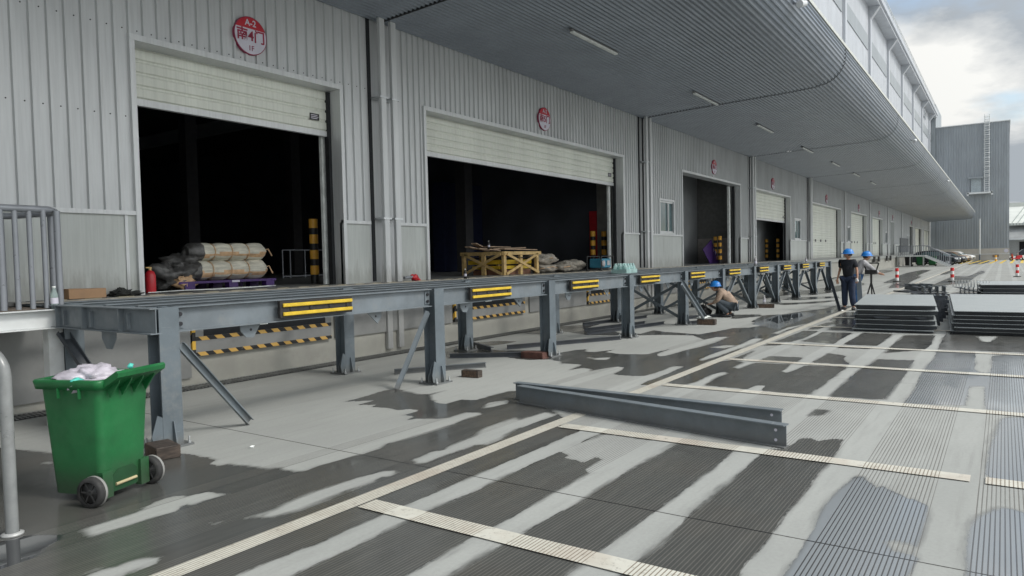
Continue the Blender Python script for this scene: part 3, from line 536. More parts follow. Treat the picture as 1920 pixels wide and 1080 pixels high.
# dock levellers
for a,b,zt in ((5.66,8.09,.75),(11.4,13.95,.72),(17.08,18.97,.76),(24.6,26.8,.76)):
    f=MB(); y0=9.235
    f.box(a,b,y0,9.3,.39,.66); f.box(a,a+.12,y0,9.3,.66,1.02); f.box(b-.12,b,y0,9.3,.66,1.02)
    L=f.build('leveller_frame',M['dockdark'],wh)
    m=MB(); m.box(a,b,y0-.004,y0,.39,.445); m.box(a+.0,b,y0-.004,y0,.605,.66); m.build('hazard_strip',M['haz'],L)
    m=MB(); m.box(a-.05,a,y0,9.29,.39,.95); m.build('side_strip',M['hazv'],L)
    m=MB(); m.box(a+.12,b-.12,9.25,9.26,.66,1.02); m.build('pit_shade',M['dark'],L)  # flat dark panel paints the shade inside the pit
    m=MB(); m.box(a+.4*(b-a),a+.4*(b-a)+.22,9.24,9.25,.74,.83); m.build('plate',M['lampwhite'],L)
# far dock rubber bumpers
for x in (68,70.6,76,78.6): m=MB(); m.box(x,x+.7,9.1,9.2,.75,1.22); m.build('dock_bumper',M['rubber'],wh)
# canopy soffit, bay by bay
base=[(9.46,6.03),(7.85,6.10),(6.2,6.14),(4.9,6.18),(4.3,6.22)]
cy,cz,R=4.22,6.92,.67
for k in range(1,13):
    a=PI*1.5-k*(PI/2)/12; base.append((cy+R*math.cos(a)*1.0,cz+R*math.sin(a)))
base.append((cy-R,7.12))
def resample(pts,ds):
    out=[];acc=0;P=[Vector((a,b)) for a,b in pts]; s=0
    segl=[(P[i+1]-P[i]).length for i in range(len(P)-1)]; T=sum(segl); n=int(T/ds); 
    for j in range(n+1):
        d=j*ds;i=0
        while i<len(segl)-1 and d>segl[i]: d-=segl[i]; i+=1
        t=(P[i+1]-P[i]).normalized(); out.append((P[i]+t*d,Vector((-t.y,t.x))))
    return out
rs=resample(base,.025); prof=[]
for j,(p,n) in enumerate(rs):
    o=(0,.0,.028,.028)[j%4]; q=p+n*(-o if n.y>0 else o)  # push ribs outward (down)
    prof.append((q.x,q.y))
bay=None
for i in range(-1,11):
    x0=9.6+11.6*i+.03; x1=min(9.6+11.6*(i+1)-.03,XE-3)
    if i==-1: x0=-8.
    m=MB(); k=len(prof); m.add([(x0,y,z) for y,z in prof]+[(x1,y,z) for y,z in prof],[(j,j+1,k+j+1,k+j) for j in range(k-1)])
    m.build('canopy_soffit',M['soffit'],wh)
    m=MB()
    pp=[(q.x,q.y) for q in [p-n*.034 if n.y>0 else p+n*.034 for p,n in resample(base,.08)]]; kk=len(pp)
    m.add([(x1+.0,y,z) for y,z in pp]+[(x1+.05,y,z) for y,z in pp],[(j,j+1,kk+j+1,kk+j) for j in range(kk-1)]); m.build('soffit_joint',M['dark'],wh)
m=MB(); m.box(-8,XE-3,3.50,3.75,7.12,7.2); m.build('canopy_flashing',PM('flashing_cream',(.55,.56,.52),.5),wh)
m=MB(); m.box(-8,XE-3,3.75,9.5,7.16,7.19); m.build('canopy_roof',M['upper'],wh)
m=MB(); pe=[(y,z) for y,z in base]+[(9.46,7.15)]; m.prism(pe,lambda y,z:(XE-3.1,y,z),lambda y,z:(XE-3.0,y,z)); m.build('canopy_end',M['soffit'],wh)
# upper wall
UP=[9.6+11.65*i for i in range(1,11)]
m=MB(); ribs(m,-8,XE,7.15,22.2,.35,y=WY+.03,dep=.02); m.build('upper_wall',M['upper'],wh)
for i,p in enumerate(UP):
    m=MB(); m.box(p-.35,p+.35,WY-.16,WY+.02,7.2,22.6); m.build('upper_pilaster',M['upper'],wh)
    if i<len(UP): 
        m=MB(); m.box(p+.7,p+10.9,WY-.03,WY+.0,18.5,19.72); m.build('band_panel',M['band'],wh)
    m=MB(); m.add([(p-.3,WY-.16,21.2),(p+.3,WY-.16,21.2),(p+.3,WY-.16,22.2),(p-.3,WY-.16,22.2),(p-.3,WY-.9,22.2),(p+.3,WY-.9,22.2)],[(0,1,2,3),(0,4,5,1),(3,2,5,4),(0,3,4),(1,5,2)]); m.build('eave_bracket',M['upper'],wh)
m=MB(); m.box(-8,XE,WY-.85,WY+.1,22.2,22.45); m.box(-8,XE,WY-1.0,WY-.8,22.45,22.9); m.build('eave_gutter',M['upper'],wh)
m=MB(); m.tube([(-8,WY-.95,23.4),(XE,WY-.95,23.4)],.03,6); m.tube([(-8,WY-.95,23.15),(XE,WY-.95,23.15)],.03,6)
for i in range(46): m.cyl((i*3.-8,WY-.95,22.9),(i*3.-8,WY-.95,23.4),.03,n=5)
m.build('roof_rail',M['white'],wh)
m=MB(); m.box(-8,XE,WY,52,22.3,22.6); m.box(XE-.15,142,8.78,30,0,24.3); m.build('roof_block',M['farclad2'],wh)
# shell
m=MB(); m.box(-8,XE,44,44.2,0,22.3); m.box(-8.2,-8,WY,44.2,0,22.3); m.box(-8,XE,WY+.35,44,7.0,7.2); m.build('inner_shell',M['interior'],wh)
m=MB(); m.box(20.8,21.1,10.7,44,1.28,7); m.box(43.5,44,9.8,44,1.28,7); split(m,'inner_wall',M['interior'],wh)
m=MB(); m.box(22,32.45,11.6,11.7,1.28,7); m.box(32.45,43.4,11.0,11.1,1.28,7);split(m,'inner_partition',M['interior2'],wh)
m=MB(); m.box(32.0,32.45,9.9,11.6,2.4,7); m.build('inner_pier',PM('pier_warm',(.17,.17,.165),.8),wh)
m=MB(); m.box(31.95,32.5,9.9,11.58,1.28,2.4); m.build('pier_base',PM('pier_pale',(.36,.33,.31),.8),wh)
m=MB(); m.box(30.9,31.1,WY+.34,WY+.42,1.28,4.6); m.box(8.5,8.62,WY+.36,WY+.42,1.28,4.4); m.box(19.5,19.62,WY+.36,WY+.42,1.28,4.4); split(m,'door_track',M['lampwhite'],wh)
for x,y in ((13.4,22),(17.6,22),(12,30),(18.5,14.5)):
    m=MB(); m.box(x,x+.4,y,y+.4,1.28,7); m.build('inner_column',PM('inner_col',(.06,.06,.065),.7),wh)
m=MB(); m.box(18.6,20.75,15.5,16,1.28,4.3); m.build('navy_partition',M['blueshelf'],wh)
m=MB(); m.box(20.70,20.79,10.86,11.12,1.28,3.15); m.build('red_panel',M['redpaint'],wh)
m=MB(); m.box(20.72,20.79,9.85,10.85,1.28,7.0); m.build('jamb_panel',PM('jamb_pale',(.3,.29,.27),.7),wh)
m=MB(); m.box(8.62,8.66,WY+.1,WY+.3,1.3,3.0); m.build('jamb_hazard_strip',M['hazv'],wh)
m=MB(); m.box(89,97,9.35,9.42,1.5,3.1); m.build('dark_panel',PM('dkpanel',(.07,.08,.09),.5),wh)
for i in range(9):
    m=MB(); m.ibeam((-2+i*5.8,10.2,6.6),(-2+i*5.8,43,6.6),.45,.2); m.build('roof_beam',M['interior2'],wh)
# door signs --------------------------------------------------
def text_obj(name,txt,size,mat,parent,loc,rot,ext=.002,bold=0):
    cu=bpy.data.curves.new(name,'FONT'); cu.body=txt; cu.size=size; cu.extrude=ext; cu.align_x='CENTER'; cu.align_y='CENTER'; cu.offset=bold
    o=bpy.data.objects.new(name,cu); COL.objects.link(o); dg_=bpy.context.evaluated_depsgraph_get(); me=bpy.data.meshes.new_from_object(o.evaluated_get(dg_)); bpy.data.objects.remove(o)
    o=bpy.data.objects.new(name,me); COL.objects.link(o); me.materials.clear(); me.materials.append(mat); o.parent=parent; o.location=loc; o.rotation_euler=rot; return o
SG=[(6.84,4),(15.25,5),(27.9,6),(36.6,7),(49.6,8),(62,9),(73.2,10),(83,11),(101,12)]
for x,n in SG:
    s=thing('door_sign',(x,WY-.06,5.1),{4:'round red and white sign reading A-2 and door 4, over the nearest door',5:'round red and white sign reading A-2 and door 5, over the second door',6:'small round red and white sign above the open third door',7:'small round sign above the half shuttered fourth door',8:'small round sign above the nearest fully shuttered door',9:'tiny round sign above the second fully shuttered door',10:'tiny round sign above the third fully shuttered door',11:'tiny round sign above the narrow grey door',12:'farthest tiny round sign, beyond the far stairs'}[n],'sign','round signs above the dock doors')
    r=.272; seg=40
    m=MB(); m.cyl((0,0,0),(0,.045,0),r+.012,n=seg); m.build('rim',M['signmar'],s,local=True)
    zc=.105; 
    lo=[(r*math.cos(a),r*math.sin(a)) for a in [math.asin(zc/r)+ (k/30)*(-(PI+2*math.asin(zc/r))) for k in range(31)]]
    m=MB(); m.prism(lo,lambda a,b:(a,-.004,b),lambda a,b:(a,.0,b)); m.build('white_face',M['signwhite'],s,local=True)
    up=[(r*math.cos(a),r*math.sin(a)) for a in [math.asin(zc/r)+(k/20)*(PI-2*math.asin(zc/r)) for k in range(21)]]
    m=MB(); m.prism(up,lambda a,b:(a,-.005,b),lambda a,b:(a,.0,b)); m.build('red_face',M['signred'],s,local=True)
    text_obj('lettering_top','A-2',.13,M['signwhite'],s,(0,-.008,.185),(PI/2,0,0),bold=.002)
    text_obj('lettering_main','南%d门'%n,.2,M['signtext'],s,(0,-.008,-.01),(PI/2,0,0),bold=.004)
    text_obj('lettering_floor','1F',.11,M['signmar'],s,(0,-.008,-.19),(PI/2,0,0))
    m=MB(); m.box(-.05,.05,.046,.06,-.42,-.2); m.build('mount',M['clad'],s,local=True)
text_obj('block_number','A-2',1.6,M['farclad'],wh,(118.5-9.6,-.12,20.9),(PI/2,0,0),.03)
# canopy lights
LP=['nearest','second','third','fourth','fifth','sixth','seventh']
for i,(x,L) in enumerate(((13.33,1.25),(20.0,1.2),(26.1,1.2),(32.7,1.2),(39,1.2),(45.1,1.2),(51.5,1.2))):
    t=thing('canopy_light',(x,6.95,6.06),'slim white batten light under the canopy, %s along the row'%LP[i],'ceiling light','batten lights under the canopy')
    m=MB(); m.box(-L/2-.35,L/2+.35,-.045,.045,-.035,.0); m.build('diffuser',M['lampwhite'],t,local=True,bevel=.01)
    m=MB(); m.box(-L/2-.4,L/2+.4,-.03,.03,0,.03); m.build('housing',M['grey'],t,local=True)
# cctv
for i,(x,l) in enumerate(((15.6,'grey floodlight on the canopy edge at the top of the picture'),(38.0,'grey floodlight on the canopy edge halfway along'),(62.,'small grey floodlight on the canopy edge near the far end'))):
    t=thing('floodlight',(x,3.62,6.75),l,'floodlight','floodlights on the canopy edge')
    m=MB(); m.tube([(0,0,0),(0,-.12,.0),(.0,-.2,-.04)],.02,8); m.build('arm',M['rail'],t,local=True)
    m=MB(); m.cyl((.14,-.24,.0),(-.14,-.2,-.08),.06,.075,n=12); m.build('lamp_head',M['trim'],t,local=True)
# ---------------------------------------------------------------- far building
fb=thing('far_warehouse',(130,4,0),'tall blue-grey ribbed warehouse with a roof ladder at the end of the yard','building')
def ribs_x(m,X,y0,y1,z0,z1,pitch,dep=.06):
    n=round((y1-y0)/pitch); p=(y1-y0)/n; pts=[]
    for i in range(n):
        a=y0+i*p; pts+=[(X,a),(X,a+p*.55),(X-dep,a+p*.65),(X-dep,a+p*.9)]
    pts.append((X,y1)); k=len(pts); m.add([(a,b,z0) for a,b in pts]+[(a,b,z1) for a,b in pts],[(i,i+1,k+i+1,k+i) for i in range(k-1)])
m=MB(); ribs_x(m,130,-.65,8.75,1.75,20.6,.34); m.build('front_cladding',M['farclad'],fb)
m=MB(); m.box(130.05,200,-.64,8.74,1.75,20.6); m.build('side_wall',M['farclad'],fb)
m=MB(); m.box(129.9,200,-.7,8.8,0,1.75); m.build('plinth',M['plinth'],fb)
m=MB(); m.box(129.85,200,-.75,8.8,20.6,20.72); m.box(129.84,129.9,-.72,8.8,.86,.95); m.build('coping',M['white'],fb)
la=MB()
for y in (2.42,1.84): la.cyl((129.4,y,10.2),(129.4,y,21.8),.05,n=6)
for i in range(34): la.cyl((129.4,1.84,10.5+i*.33),(129.4,2.42,10.5+i*.33),.045,n=5)
for i in range(14):
    z=12.6+i*.68; la.tube([(129.4,2.42,z),(128.9,2.5,z),(128.7,2.13,z),(128.9,1.76,z),(129.4,1.84,z)],.03,5)
la.build('ladder',M['white'],fb)
m=MB(); m.box(128.6,129.9,1.4,4.6,10.0,10.25); m.box(128.6,128.75,1.35,1.6,9.75,10.3); m.box(128.6,128.75,4.4,4.65,9.75,10.3); m.build('balcony',M['white'],fb)
m=MB(); m.box(129.8,129.94,2.85,4.15,10.25,12.4); m.build('roof_door',PM('rdoor',(.35,.4,.42),.5),fb)
m=MB(); m.box(129.3,129.95,2.6,4.5,12.4,12.6); m.build('door_hood',M['farclad'],fb)
m=MB(); m.cyl((129.86,-.3,1.36),(129.84,-.3,1.36),.28,n=20); m.build('round_sign',M['signwhite'],fb)
m=MB(); m.box(129.84,129.9,.6,1.4,.45,.8); m.build('vent',PM('vent',(.25,.18,.13),.8),fb)
t=thing('downpipe_post',(127.2,2.95,0),'thin white pipe standing under the far tip of the canopy','pipe'); m=MB(); m.cyl((0,0,.0),(0,0,6.2),.085,n=8); m.build('pipe',M['white'],t,local=True)
m=MB(); m.cyl((0,0,0),(0,0,.9),.1,n=8); m.build('pipe_foot',M['steel'],t,local=True)
fs=thing('factory_shed',(205,-20,0),'pale low shed with a slatted sloping roof beyond the tall warehouse','building')
m=MB(); m.add([(198,-60,7.4),(198,-1.0,7.4),(225,-1.0,12.4),(225,-60,12.4)],[(0,1,2,3)]); m.box(197.8,198,-60,-1,6.9,7.4); m.box(225,226,-60,-1,0,13.4); m.build('upper_roof',PM('shed_pale',(.62,.64,.6),.6,var=.08,scale=.3),fs)
m=MB()
for i in range(22): m.bar((198,-1.5-i*1.1,7.5),(225,-4.5-i*1.1,12.5),.12,.08)
for i in range(80): m.box(197.7,197.78,-1.2-i*.6,-1.1-i*.6,6.9,7.4)
m.build('roof_slats',PM('slat_grey',(.28,.32,.3),.6),fs)
m=MB(); m.add([(195,-60,3.9),(195,-1.0,3.9),(200,-1.0,6.9),(200,-60,6.9)],[(0,1,2,3)]); m.build('lower_roof',M['roofgrey'],fs)
m=MB(); m.box(194.8,195,-60,-1,3.6,3.95); m.box(199,199.3,-60,-1,0,3.9); m.build('front_wall',M['white'],fs)
m=MB(); m.box(198.9,199,-5,-2.9,0,3.2); m.box(198.9,199,-10,-6,0,3.2); m.build('doorway',M['dark'],fs)  # flat dark panels on the closed wall paint the unlit doorways
# ---------------------------------------------------------------- steel platform
sp=thing('steel_platform',(3.55,6.3,0),'long grey steel I-beam platform under construction along the loading dock','platform')
CX=[3.55,7.3,10.2,13.3,16.35,19.1,22.05,24.75,27.6,30.6,33.6]
S=M['steel']
def column(x,y,h=1.275,base_y=None):
    m=MB(); m.ibeam((x,y,.02),(x,y,h),.2,.19,.012,.01,up=(0,1,0)); c=m.build('column',S if y<7 else M['steel'],sp)
    m=MB(); m.box(x-.16,x+.16,y-.16,y+.16,.0,.02); m.build('base_plate',M['steel'],c)
    m=MB()
    for sx in (-1,1):
        g=[(x+sx*.095,.02),(x+sx*.16,.02),(x+sx*.16,.07),(x+sx*.1,.26),(x+sx*.095,.26)] if 0 else None
        m.prism([(sx*.006,.02),(sx*.15,.02),(sx*.15,.1),(sx*.05,.28),(sx*.006,.28)],lambda a,b:(x+a,y-.006,b),lambda a,b:(x+a,y+.006,b))
        m.prism([(sx*.1,.02),(sx*.155,.02),(sx*.155,.06),(sx*.12,.24),(sx*.1,.24)],lambda a,b:(x-.006,y+a,b),lambda a,b:(x+.006,y+a,b))
    # angled corner gusset seen on the yard side
    m.prism([(0,0),(.13,.02),(.16,.12),(.07,.3),(0,.27)],lambda a,b:(x-.10-a*.75,y-.105+.0-a*.2,.02+b),lambda a,b:(x-.10-a*.75,y-.095-a*.2,.02+b))
    m.build('gusset',S,c)
    m=MB()
    for sx,sy in ((-1,-1),(1,-1),(-1,1),(1,1)): m.cyl((x+sx*.13,y+sy*.13,.02),(x+sx*.13,y+sy*.13,.085),.009,n=8); m.cyl((x+sx*.13,y+sy*.13,.02),(x+sx*.13,y+sy*.13,.04),.018,n=6)
    m.build('anchor_bolts',M['galv'],c)
    return c
for i,x in enumerate(CX):
    column(x,6.3); column(x+.05 if i else x,8.1)
    if i+1<len(CX):
        x2=CX[i+1]
        m=MB(); m.ibeam((x+.1,6.3,1.155),(x2-.1,6.3,1.155),.235,.12,.012,.01); e=m.build('edge_beam',M['steel2'],sp)
        m=MB()
        for xx,sg in ((x+.1,1),(x2-.1,-1)):
            m.box(xx,xx+sg*.09,6.283,6.295,1.07,1.24)
        m.build('splice_plate',M['steel2'],e)
        m=MB()
        for xx,sg in ((x+.1,1),(x2-.1,-1)):
            for zz in (1.11,1.2): m.cyl((xx+sg*.05,6.284,zz),(xx+sg*.05,6.262,zz),.019,n=8)
        m.build('beam_bolts',M['bolt'],e)
        # bumper
        c=[5.25,8.48,11.33,14.2,17.07,20.0,22.97,25.9,28.7,31.7][i]
        m=MB(); m.box(c-.5,c+.5,6.195,6.24,1.075,1.255); bpz=m.build('dock_bumper',M['rubber'],sp,bevel=.006)
        for zz in (1.21,1.118): m=MB(); m.box(c-.47,c+.49,6.172,6.196,zz-.019,zz+.019); m.build('yellow_strip',M['yellow'],bpz,bevel=.006)
        m=MB()
        for q in (-.36,-.1,.17,.42): m.cyl((c+q,6.2,1.164),(c+q,6.185,1.164),.02,n=8)
        split(m,'bumper_bolt',M['bolt'],bpz)
        # hanger plates
        for q,ww in ((.25,.24),(.72,.26)):
            cx=x+(x2-x)*q
            m=MB(); m.prism([(-.12,0),(.12,0),(.03,-.14),(-.06,-.13),(-.12,-.06)] if q<.5 else [(-.14,0),(.1,0),(.1,-.06),(.03,-.15)],lambda a,b:(cx+a,6.33,1.037+b),lambda a,b:(cx+a,6.342,1.037+b)); hp=m.build('hanger_plate',M['steel2'],sp)
            m=MB(); m.cyl((cx,6.328,.98),(cx,6.344,.98),.014,n=8); m.build('bolt_hole',M['bolt'],hp)
    # cross beam
    m=MB(); m.ibeam((x,6.4,1.15),(x,9.18,1.15),.2,.1,.01,.008); m.build('cross_beam',S,sp)
# end beam facing the camera side
m=MB(); m.ibeam((3.43,6.2,1.155),(3.43,8.3,1.155),.235,.11,.012,.01); m.build('end_beam',M['steel2'],sp,bevel=.002)
m=MB(); m.box(3.6,3.72,8.2,8.35,0,1.03); m.build('end_post',M['steeldk'],sp)
m=MB(); 
for y in (6.75,7.45,8.0): m.box(3.375,3.425,y-.006,y+.006,1.05,1.26); m.box(3.395,3.424,y-.13,y-.115,1.07,1.22)
split(m,'stiffener',M['steel2'],sp)
m=MB(); m.prism([(-.13,0),(.13,0),(.13,-.07),(.05,-.17),(-.05,-.17),(-.13,-.07)],lambda a,b:(3.43,7.05+a,1.037+b),lambda a,b:(3.442,7.05+a,1.037+b)); m.build('hanger_plate',M['steel2'],sp)
for y in (6.85,7.45,8.1,8.65):
    m=MB(); m.ibeam((3.6,y,1.243),(34.2,y,1.245),.06,.07,.008,.008); m.build('stringer',M['steel2'],sp)
m=MB(); m.box(3.44,34.2,9.02,9.14,1.262,1.274); m.build('dock_side_plate',M['woodpal'] if 0 else PM('dusty_plate',(.33,.31,.27),.7,var=.2,dirt=.4),sp)
# braces
def brace(p0,p1,a=.075,up=(0,-1,0),mat=None): m=MB(); m.angle(p0,p1,a,.009,up=up); return m.build('brace',mat or M['steel2'],sp)
def bplate(p0,p1,w=.1): m=MB(); m.channel(p0,p1,w,.05,.008,up=(0,1,0)); return m.build('brace',S,sp)
m=MB(); m.channel((3.66,6.24,.92),(4.47,6.4,.03),.075,.045,.008,up=(1,0,.9)); m.build('brace',M['steel2'],sp)
m=MB(); m.channel((7.12,6.28,.98),(6.64,6.42,.02),.08,.05,.008,up=(1,.3,.4)); m.build('brace',M['steel2'],sp)
m=MB(); m.channel((15.6,6.05,1.02),(16.5,5.85,.14),.15,.06,.01,up=(1,0,.9)); m.build('brace',M['steel2'],sp)
for i in range(3,10):
    x=CX[i];x2=CX[i+1];mid=(x+x2)/2
    if i>=5:
        m=MB(); m.channel((x+.1,6.32,.1),(mid-.15,6.32,.98),.1,.05,.008,up=(0,1,0)); m.build('brace',M['steel2'],sp)
        m=MB(); m.channel((x2-.1,6.32,.1),(mid+.15,6.32,.98),.1,.05,.008,up=(0,1,0)); m.build('brace',S,sp)
    if i>=4:
        brace((x+.1,8.1,.12),(mid,8.1,1.0),.06,mat=M['steel']); brace((x2-.1,8.1,.12),(mid+.1,8.1,1.0),.06,mat=M['steel'])
        brace((x,6.42,.15),(x,8.0,1.0),.06,mat=M['steel']); brace((x+.02,8.0,.15),(x+.02,6.42,1.0),.06,mat=M['steel'])
# ---------------------------------------------------------------- left landing with railing
ld=thing('stair_landing',(2.4,8.3,0),'white steel landing with a curved grey tube railing left of the platform','landing')
m=MB(); m.channel((-3,8.12,1.13),(3.53,8.12,1.13),.2,.09,.012); m.build('edge_channel',M['white'],ld,bevel=.003)
m=MB(); m.box(-3,3.52,8.2,9.2,1.2,1.225); m.build('deck_plate',PM('rusty_deck',(.25,.2,.16),.8,var=.3),ld)
m=MB(); m.box(3.36,3.5,8.14,8.27,0,1.03); m.build('post',M['white'],ld)
m=MB(); m.channel((3.45,8.06,.98),(3.62,7.6,.35),.11,.05,.01,up=(1,0,0)); m.build('knee_brace',M['steeldk'],ld)
m=MB()
for zz in (1.2,1.06): m.cyl((3.47,8.118,zz),(3.47,8.1,zz),.018,n=8)
m.box(3.53,3.66,8.0,8.12,1.225,1.238); m.box(3.53,3.66,8.0,8.12,1.03,1.042); m.build('end_bolts',M['bolt'],ld)
def rl(y0,y1,xe,zt=2.26):
    m=MB(); m.tube([(-3,y0,zt),(xe-.25,y0,zt),(xe-.09,y0+.03,zt),(xe,y0+.12,zt-.01),(xe+.02,y0+.28,zt-.02),(xe-.03,(y0+y1)/2,zt-.02),(xe-.12,y1-.02,zt-.02),(xe-.4,y1,zt-.02),(-3,y1,zt-.02)],.036,12); m.build('handrail',M['rail'],ld)
rl(8.16,9.1,3.53)
for k in range(30):
    x=3.5-k*.13
    m=MB(); m.cyl((x,8.16,1.24),(x,8.16,2.25),.026 if k%4 else .032,n=10); m.build('baluster',M['rail'],ld)
    if k<22: m=MB(); m.cyl((x-.03,9.1,1.24),(x-.03,9.1,2.24),.026,n=10); m.build('baluster',M['rail'],ld)
m=MB(); m.cyl((3.56,8.45,1.24),(3.56,8.45,2.25),.03,n=10); m.build('baluster',M['rail'],ld)
# guard hoop
t=thing('guard_hoop',(1.83,5.05,0),'light grey tubular guard hoop standing in a wet patch at the left edge','guard hoop')
m=MB(); pts=[(0,0,0),(0,0,.98)]+[(-.16*(1-math.cos(a))*.35,.16*(1-math.cos(a)),.98+.17*math.sin(a)) for a in [k*PI/16 for k in range(1,9)]]+[(-.3,.95,1.15)]+[(-.3-.16*math.sin(a)*.35,.95+.16*math.sin(a),.98+.17*math.cos(a)) for a in [k*PI/16 for k in range(1,9)]]+[(-.356,1.11,0)]
m.tube(pts,.036,16); m.build('bent_tube',PM('hoop_white',(.24,.25,.25),.35,.1,dirt=.2),t,local=True)
m=MB(); m.lathe([(.04,.0),(.062,.0),(.062,.012),(.04,.02)],(0,0,0)); m.lathe([(.04,.0),(.062,.0),(.062,.012),(.04,.02)],(-.356,1.11,0)); m.build('foot_flange',M['trim'],t,local=True)
# ---------------------------------------------------------------- wheelie bin
u=Vector((.94,.34,0)).normalized(); n_=Vector((-u.y,u.x,0))
bn=thing('wheelie_bin',(2.42,5.14,0),'green wheeled rubbish bin with no lid, filled with a white bag','bin',rz=math.atan2(u.y,u.x))
# local: x along axle, y away, z up ; footprint x0..50,y0..46
def rr(x0,x1,y0,y1,z,r,n=5):
    out=[]
    for cx,cy,a0 in ((x1-r,y1-r,0),(x0+r,y1-r,PI/2),(x0+r,y0+r,PI),(x1-r,y0+r,PI*1.5)):
        for k in range(n+1):
            a=a0+k*PI/2/n; out.append((cx+r*math.cos(a),cy+r*math.sin(a),z))
    return out
def loft(m,rings,cap0=True,cap1=True,smooth=True):
    k=len(rings[0]); vs=[p for r in rings for p in r]
    m.add(vs,[(j*k+i,j*k+(i+1)%k,(j+1)*k+(i+1)%k,(j+1)*k+i) for j in range(len(rings)-1) for i in range(k)],smooth)
    if cap0: m.add(rings[0],[tuple(range(k))[::-1]])
    if cap1: m.add(rings[-1],[tuple(range(k))])
m=MB(); H=.88
def R_(z,g=0,r=.05):
    f=z/H; return rr(.02-.035*f-g,.42+.05*f+g,.03-.04*f-g,.44+.07*f+g,z,r)
loft(m,[R_(.05),R_(.3),R_(.6),R_(.84),R_(.85,.0),R_(.86,-.014),R_(.4,-.014),R_(.12,-.01)],True,True)
m.build('body',M['green'],bn,local=True)
m=MB(); loft(m,[R_(.80,.004),R_(.80,.03),R_(.855,.036),R_(.865,.03),R_(.865,-.012),R_(.84,-.012)],False,False); m.build('rim',M['green'],bn,local=True)
m=MB(); m.prism([(-.0,.84),(-.15,.93),(-.165,.915),(-.16,.885),(-.02,.80)],lambda a,b:(.0,a,b),lambda a,b:(.45,a,b)); m.build('handle_flap',M['green'],bn,local=True)
m=MB()
for x in (.06,.17,.28,.39): m.prism([(-.0,.80),(-.12,.88),(-.11,.84),(-.03,.73)],lambda a,b:(x,a,b),lambda a,b:(x+.012,a,b))
for x in (.05,.2,.35): m.box(x,x+.01,.5,.53,.74,.81)
for y in (.12,.3): m.box(-.055,-.03,y,y+.008,.74,.81)
split(m,'rim_rib',M['green'],bn,local=True)
m=MB(); m.prism([(.11,.05),(.33,.05),(.33,.17),(.29,.205),(.15,.205),(.11,.17)],lambda a,b:(a,.030-.0455*b-.004,b),lambda a,b:(a,.035-.0455*b,b)); m.build('axle_recess_shade',PM('bin_shadow',(.01,.06,.02),.7),bn,local=True)  # dark patch on the body, shade of the recess put in as colour
m=MB(); m.cyl((.13,.016,.1),(.32,.016,.1),.011,n=10); m.build('axle',PM('axle_tan',(.5,.42,.25),.4),bn,local=True)
m=MB(); m.cyl((-.04,.03,.104),(.0,.03,.104),.014,n=10); m.cyl((.42,.03,.104),(.46,.03,.104),.014,n=10); split(m,'axle_end',M['black'],bn,local=True)
m=MB(); m.box(.0,.09,.0,.05,.03,.22); m.box(.35,.43,.0,.05,.03,.22); split(m,'wheel_housing',M['green'],bn,local=True)
for x in (-.065,.475):
    m=MB(); m.lathe([(.075,-.03),(.098,-.03),(.104,-.015),(.104,.015),(.098,.03),(.075,.03)],(x,.03,.104),28,'x'); w=m.build('wheel',M['tyre'],bn,local=True)
    m=MB(); m.lathe([(0,-.012),(.02,-.026),(.024,-.012),(.076,-.008),(.076,.008),(.024,.012),(.02,.026),(0,.012)],(x,.03,.104),28,'x')
    for k in range(6): a=k*PI/3; m.bar((x-.014,.03+.02*math.cos(a),.104+.02*math.sin(a)),(x-.014,.03+.075*math.cos(a),.104+.075*math.sin(a)),.008,.014,up=(1,0,0))
    m.build('hub',PM('hub_dark',(.045,.045,.045),.6,dirt=.5,dcol=(.12,.11,.1)),w,local=True)
    m=MB(); m.lathe([(.099,.012),(.106,.012),(.106,.03),(.099,.031)],(x,.03,.104),28,'x'); m.build('tread_line',PM('tread_pale',(.25,.25,.24),.7),w,local=True)
t=thing('rubbish_bag',(2.42,5.14,.8),'crumpled white rubbish bag bulging out of the green bin','bag',rz=math.atan2(u.y,u.x))
m=MB(); m.blob((.22,.26,.03),(.225,.215,.10),11,.2,40,26,4.5); m.build('bag_film',M['bag'],t,local=True)
m=MB(); m.blob((.42,.12,.1),(.02,.02,.02),5,.3,8,6); m.blob((.0,.18,.06),(.05,.03,.02),8,.4,8,6); m.build('scraps',M['cyan'],t,local=True)
# ---------------------------------------------------------------- beams on the ground
for nm,p0,p1,lb in (('steel_beam',(6.74,4.56,.1),(6.2,1.5,.1),'grey steel channel beam lying on the ground, the nearer of the pair'),('steel_beam',(6.9,4.72,.1),(6.78,1.68,.1),'grey steel channel beam lying on the ground, the farther of the pair')):
    t=thing(nm,p0[:2]+(0,),lb,'steel beam','pair of steel beams on the yard'); m=MB(); m.ibeam(p0,p1,.195,.1,.01,.009); m.build('i_section',M['steel2'],t)
    m=MB(); d=(Vector(p1)-Vector(p0)).normalized(); sd=Vector((d.y,-d.x,0))
    sd=sd if sd.x<0 else -sd
    for q,z in ((.09,.14),(.09,.055)):
        c=Vector(p1)-d*q; m.cyl((c.x+sd.x*.004,c.y+sd.y*.004,z),(c.x+sd.x*.0075,c.y+sd.y*.0075,z),.013,n=12)
    m.build('bolt_holes',M['signwhite'],t)
def blockt(x,y,sz,rz,label):
    t=thing('timber_block',(x,y,0),label,'timber block','timber blocks lying by the platform',rz); m=MB(); m.box(-sz[0]/2,sz[0]/2,-sz[1]/2,sz[1]/2,.0,sz[2]); m.build('block',M['wooddk'],t,local=True,bevel=.006)
    m=MB()
    m.box(-sz[0]/2-.002,-sz[0]/2,-sz[1]*.4,sz[1]*.4,.01,sz[2]*.9)
    m.build('end_grain',PM('endgrain',(.10,.065,.045),.7,var=.4,scale=30),t,local=True)
blockt(7.9,6.15,(.12,.28,.10),.1,'dark wet timber block lying in front of the second column')
